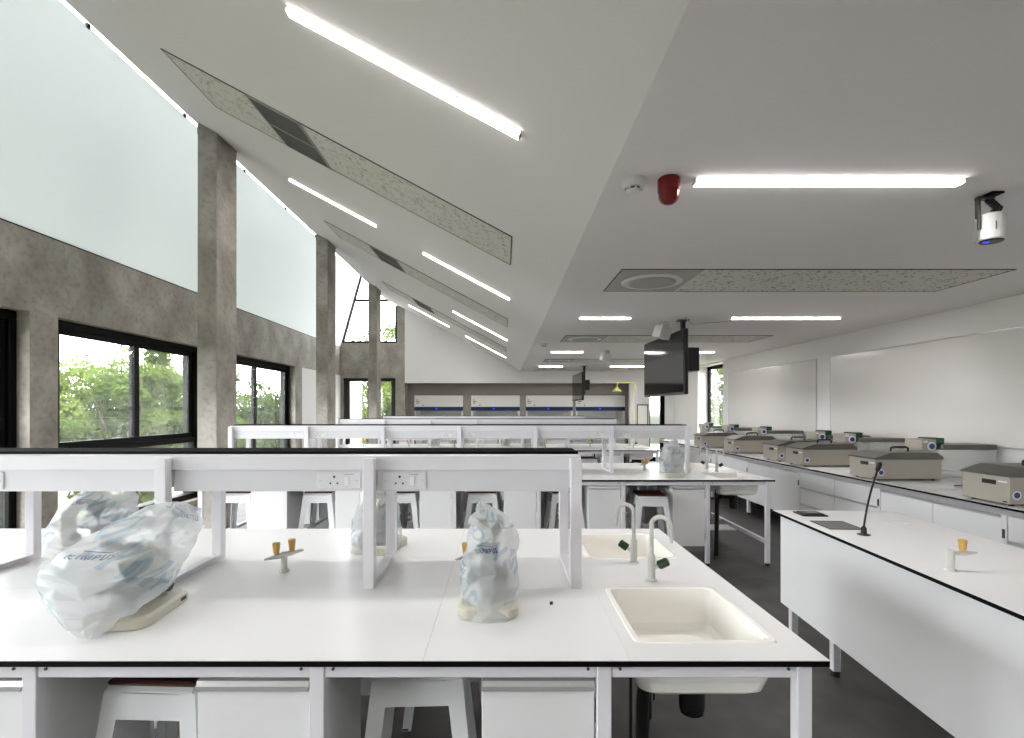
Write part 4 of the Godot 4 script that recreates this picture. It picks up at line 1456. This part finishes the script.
func make_bag(label: String, levels: Array, seed_: int, crumple := 0.010, fixed_uv := Vector2(1, 1)) -> MeshInstance3D:
	# levels: [x, y, d, rx, rz] from the bench upward, in metres
	var N := 104
	var noise := FastNoiseLite.new()
	noise.seed = seed_
	noise.noise_type = FastNoiseLite.TYPE_SIMPLEX
	noise.fractal_type = FastNoiseLite.FRACTAL_RIDGED
	noise.fractal_octaves = 3
	noise.frequency = 7.0
	var rg := RandomNumberGenerator.new()
	rg.seed = seed_
	# a coarse net of jittered knots gives the flat facets and creases of crumpled film
	var CN := 13
	var L := levels.size()
	var coarse := []
	var CR := (L - 1) * 2 + 1
	for i in CR:
		var u := i * 0.5
		var i0 := mini(int(u), L - 2)
		var q := []
		for k in 5:
			q.append(cubic_interpolate(levels[i0][k], levels[i0 + 1][k], levels[maxi(i0 - 1, 0)][k], levels[mini(i0 + 2, L - 1)][k], u - i0))
		var row := []
		var off := rg.randf_range(-0.2, 0.2)
		for c in CN:
			var a := -TAU * (c + off * (1.0 if i < CR - 1 else 0.0)) / CN
			var p := Vector3(cos(a), 0, sin(a))
			p *= pow(pow(absf(p.x), 2.6) + pow(absf(p.z), 2.6), -1.0 / 2.6)
			var rx: float = maxf(q[3], 0.004)
			var rz: float = maxf(q[4], 0.004)
			var amp: float = crumple * clampf(minf(rx, rz) / 0.06, 0.05, 1.0)
			var pos := Vector3(q[0] + p.x * rx, q[1], -q[2] + p.z * rz)
			pos += p.normalized() * rg.randf_range(-0.75, 0.45) * amp
			if i > 0: pos.y += rg.randf_range(-0.5, 0.5) * amp * 0.8
			pos.y = maxf(pos.y, levels[0][1])
			row.append(pos)
		coarse.append(row)
	var rows := []
	var SUB := 7
	for i in (CR - 1) * SUB + 1:
		var r0 := mini(i / SUB, CR - 2)
		var v := float(i - r0 * SUB) / SUB
		var row := []
		for c in N:
			var cu := float(c) / N * CN
			var c0 := int(cu) % CN
			var c1 := (c0 + 1) % CN
			var u := cu - int(cu)
			# two planar triangles in each coarse cell
			var A: Vector3 = coarse[r0][c0]
			var B: Vector3 = coarse[r0][c1]
			var C: Vector3 = coarse[r0 + 1][c0]
			var D: Vector3 = coarse[r0 + 1][c1]
			var pos := Vector3.ZERO
			if (r0 + c0) % 2 == 0:
				pos = A + (B - A) * u + (D - B) * v if u > v else A + (D - C) * u + (C - A) * v
			else:
				pos = A + (B - A) * u + (C - A) * v if u + v < 1.0 else D + (C - D) * (1.0 - u) + (B - D) * (1.0 - v)
			var nn := noise.get_noise_3d(pos.x, pos.y, pos.z)
			var ctr: Vector3 = (coarse[r0][0] + coarse[r0][CN / 2]) * 0.5
			pos += (pos - ctr).normalized() * nn * crumple * 0.12
			pos.y = maxf(pos.y, levels[0][1])
			row.append(pos)
		rows.append(row)
	var b := MB.new()
	b.use_uv = true
	# separate seam column so the print does not smear
	for r in rows: r.append(r[0])
	b.grid(rows, false, Vector2(fixed_uv.x * (N + 1.0) / N, -fixed_uv.y))
	var o := part(self, "dust_cover", b.done(), M.polythene)
	tag(o, label, "plastic bag", "printed dust covers on the microscopes")
	return o

# silhouettes: rows of [py, px0, px1, depth, half depth]; turned into metres at each row's own depth
func px_levels(rows: Array) -> Array:
	var out := []
	for r in rows:
		var k: float = r[3] / 527.0
		out.append([((r[1] + r[2]) / 2.0 - 503.0) * k, maxf(EYE - (r[0] - 409.0) * k, 0.8015), r[3], (r[2] - r[1]) / 2.0 * k, r[4]])
	return out

func build_bags() -> void:
	# big one in front, thrown askew over its instrument
	make_scope("beige microscope under a loose printed bag, base sticking out beside first gas tap", Vector3(-1.165, 0.80, -1.675), 0.08).scale = Vector3(1.0, 0.70, 1.1)
	make_bag("large askew translucent bag over the microscope on bench edge, base showing behind", px_levels([
		[638, 80, 98, 1.500, 0.015], [620, 68, 120, 1.53, 0.06], [602, 60, 147, 1.58, 0.10], [586, 54, 166, 1.63, 0.125], [570, 49, 174, 1.66, 0.145], [555, 62, 181, 1.68, 0.15], [540, 86, 191, 1.70, 0.15], [525, 112, 199, 1.71, 0.12], [511, 140, 196, 1.72, 0.08], [504, 160, 184, 1.72, 0.04], [502, 168, 176, 1.72, 0.008]]), 3, 0.018, Vector2(1.0, 0.62))
	# upright one in the middle
	var s4 := make_scope("beige microscope under a tall pointed bag at the middle of the front bench edge", Vector3(-0.047, 0.80, -1.735), 0.0)
	s4.scale = Vector3(0.92, 0.86, 0.92)
	make_bag("tall pointed crumpled bag over the microscope standing alone near the sinks", px_levels([
		[614, 464, 514, 1.69, 0.10], [600, 463, 517, 1.715, 0.105], [580, 462, 518, 1.73, 0.105], [562, 463, 518, 1.74, 0.10], [545, 465, 518, 1.74, 0.115], [532, 468, 516, 1.735, 0.12], [521, 471, 509, 1.735, 0.11], [512, 474, 499, 1.74, 0.08], [506, 477, 489, 1.75, 0.035], [500, 480, 483, 1.76, 0.006]]), 9, 0.018, Vector2(1.0, 0.75))
	# two on the far side of the shelf
	make_scope("beige microscope under a bag behind the shelf post, fume hood side, first bench", Vector3(-0.575, 0.80, -2.46), 2.9).scale = Vector3(0.95, 0.86, 0.95)
	make_bag("translucent bag over the microscope standing behind the shelf post of the front bench", px_levels([
		[548, 352, 401, 2.44, 0.11], [535, 352, 401, 2.46, 0.12], [518, 355, 399, 2.47, 0.115], [502, 360, 396, 2.48, 0.10], [488, 364, 392, 2.49, 0.085], [476, 370, 386, 2.49, 0.05], [471, 377, 380, 2.49, 0.01]]), 14, 0.018, Vector2(1.0, 0.75))
	make_scope("beige microscope under a bulky bag near the window end of the front bench", Vector3(-1.92, 0.80, -2.46), 2.4).scale = Vector3(0.95, 0.86, 0.95)
	make_bag("bulky leaning bag over the microscope nearest the windows on the front bench", px_levels([
		[548, 50, 118, 2.43, 0.11], [535, 49, 125, 2.45, 0.125], [520, 56, 130, 2.46, 0.125], [505, 68, 132, 2.47, 0.12], [492, 84, 132, 2.48, 0.10], [480, 98, 128, 2.48, 0.07], [473, 110, 118, 2.48, 0.02]]), 21, 0.018, Vector2(1.0, 0.62))
	# further benches: same instruments, smaller in the picture
	var proto := [
		[0.0, 0.03, -0.01, 0.085, 0.10], [0.0, 0.10, 0.0, 0.092, 0.11], [0.0, 0.18, 0.0, 0.09, 0.115], [0.005, 0.25, -0.01, 0.078, 0.115], [0.01, 0.30, -0.005, 0.06, 0.10], [0.01, 0.335, 0.005, 0.02, 0.03], [0.01, 0.35, 0.005, 0.004, 0.006]]
	var far := [[1.63, 5.10, "on the second bench beside its sinks"], [-1.14, 8.72, "on the third bench, first from the windows"], [-0.70, 9.42, "on third bench, fume hood side, first from windows"], [0.03, 8.75, "on the third bench, second from the windows"], [0.41, 9.42, "on third bench, fume hood side, second from windows"], [0.60, 8.72, "on the third bench, nearest its sinks"]]
	for i in far.size():
		var f = far[i]
		copy(s4, "beige microscope under a bag " + f[2], Vector3(f[0], 0.80, -f[1]), 0.3 * sin(i * 2.0)).scale = Vector3(0.92, 0.86, 0.92)
		var lv := []
		var wide := 1.28 if i == 0 else 1.05
		var hgt := 0.98 if i == 0 else 1.0
		for r in proto:
			lv.append([f[0] + r[0], 0.80 + r[1] * hgt, f[1] + r[2], r[3] * wide, r[4]])
		make_bag("crumpled bag over the microscope " + f[2], lv, 40 + i, 0.018, Vector2(1, 0.75))
	# a screw cap lying on the bench
	var c := thing("small_cap", "tiny black cap lying on the white front bench top near the sink", "cap", Vector3(0.161, 0.80, -1.755))
	part(c, "cap", cyl(0.0055, 0.008), M.black, Vector3(0, 0.004, 0))

# ------------------------------------------------------------------ trees outside
func build_tree(label: String, at: Vector3, h: float, r: float, kind: int, seed_: int, leaves: int) -> void:
	var t := thing("leafy_tree", label, "tree", at, 0.0, "trees outside the windows")
	var rg := RandomNumberGenerator.new()
	rg.seed = seed_
	var b := MB.new()
	b.tube([Vector3(0, 0, 0), Vector3(0.1, h * 0.3, 0.05), Vector3(0.0, h * 0.55, 0.1)], [0.16, 0.12, 0.07], 8)
	for k in 6:
		var a := TAU * k / 6.0 + rg.randf()
		var p0 := Vector3(0.05, h * rg.randf_range(0.28, 0.5), 0.05)
		var p1 := Vector3(cos(a) * r * 0.75, h * rg.randf_range(0.6, 0.85), sin(a) * r * 0.75)
		b.tube([p0, p0.lerp(p1, 0.5) + Vector3(0, -0.1, 0), p1], [0.07, 0.045, 0.015], 6)
	part(t, "trunk", b.done(), M.trunk)
	b = MB.new()
	b.use_col = true
	var clumps := []
	for k in 44:
		var d := Vector3(rg.randfn(), rg.randfn() * 0.9, rg.randfn()).normalized() * pow(rg.randf(), 0.45)
		clumps.append([Vector3(d.x * r, h * 0.60 + d.y * h * 0.38, d.z * r), rg.randf_range(0.30, 0.55) * r * 0.62, rg.randf_range(0.8, 1.25)])
	for k in leaves:
		var c = clumps[rg.randi() % clumps.size()]
		var dir := Vector3(rg.randfn(), rg.randfn(), rg.randfn()).normalized()
		var p: Vector3 = c[0] + dir * c[1] * pow(rg.randf(), 0.33) * Vector3(1.1, 0.8, 1.1)
		var n := (dir + Vector3(0, 0.7, 0) + Vector3(rg.randfn(), rg.randfn(), rg.randfn()) * 0.5).normalized()
		var s := n.cross(Vector3(rg.randfn(), rg.randfn(), rg.randfn())).normalized()
		var u := n.cross(s)
		var ln := rg.randf_range(0.06, 0.11)
		var wd := ln * 0.42
		var kk := b.v.size()
		b.quad(p - s * ln, p - u * wd, p + s * ln, p + u * wd)
		var tone: float = c[2] * rg.randf_range(0.75, 1.3)
		var cc := Color(tone * rg.randf_range(0.9, 1.25), tone, tone * rg.randf_range(0.7, 1.0))
		for q in 4: b.col.append(cc)
	part(t, "crown", b.done(), M["leaf%d" % kind])

func build_outside() -> void:
	var b := MB.new()
	b.span(-60, -5.2, -3.3, -3.2, -60, 20)
	struct("ground", b, M.tree_ground, "grassy ground below the windows")
	b = MB.new()
	b.span(-5.2, 40, -3.3, -3.2, -70, -17.5)
	struct("ground", b, M.tree_ground, "grassy ground beyond the end wall")
	b = MB.new()
	b.span(5.6, 40, -3.3, -3.2, -17.5, 0)
	struct("ground", b, M.tree_ground, "grassy ground beyond the whiteboard wall")
	var g := -3.2
	var spec := [
		[-9.6, 8.4, 5.7, 1.55, 1, "pale green rounded tree close outside the second window"],
		[-11.9, 11.9, 7.0, 1.75, 0, "broad green tree in the middle of the second window"],
		[-9.2, 13.3, 6.8, 1.45, 0, "green spreading tree by the far sash of the second window"],
		[-14.6, 8.6, 7.0, 1.9, 2, "darker tree far behind the pale one outside the second window"],
		[-14.0, 15.8, 7.8, 2.0, 1, "tall pale tree between the second and third windows"],
		[-10.2, 17.2, 6.9, 1.8, 0, "leafy tree outside the nearer sash of the third window"],
		[-9.4, 21.6, 6.7, 1.75, 2, "dark leafy tree outside the farther sash of the third window"],
		[-14.2, 21.8, 7.8, 2.1, 1, "tall tree far behind the third window"],
		[-4.2, 19.6, 6.6, 1.0, 1, "pale tree outside the glass door in the concrete end wall"],
		[-6.0, 24.0, 9.6, 2.2, 0, "green tree further behind the glass door in the end wall"],
		[8.6, 19.5, 8.0, 2.0, 0, "green tree outside the narrow window in the whiteboard wall"],
	]
	for i in spec.size():
		var s = spec[i]
		build_tree(s[5], Vector3(s[0], g, -s[1]), s[2], s[3], s[4], 100 + i, 13000)
	# pale gable seen through the end door and brick wall seen through the narrow window
	b = MB.new()
	b.prism([Vector2(-5.3, -3.2), Vector2(-4.98, -3.2), Vector2(-4.98, 2.9), Vector2(-5.3, 2.9)], "z", -18.6, -17.9)
	var o := part(self, "white_pillar", b.done(), M.outside_white)
	tag(o, "white rendered pillar outside the glass door of the end wall", "pillar")
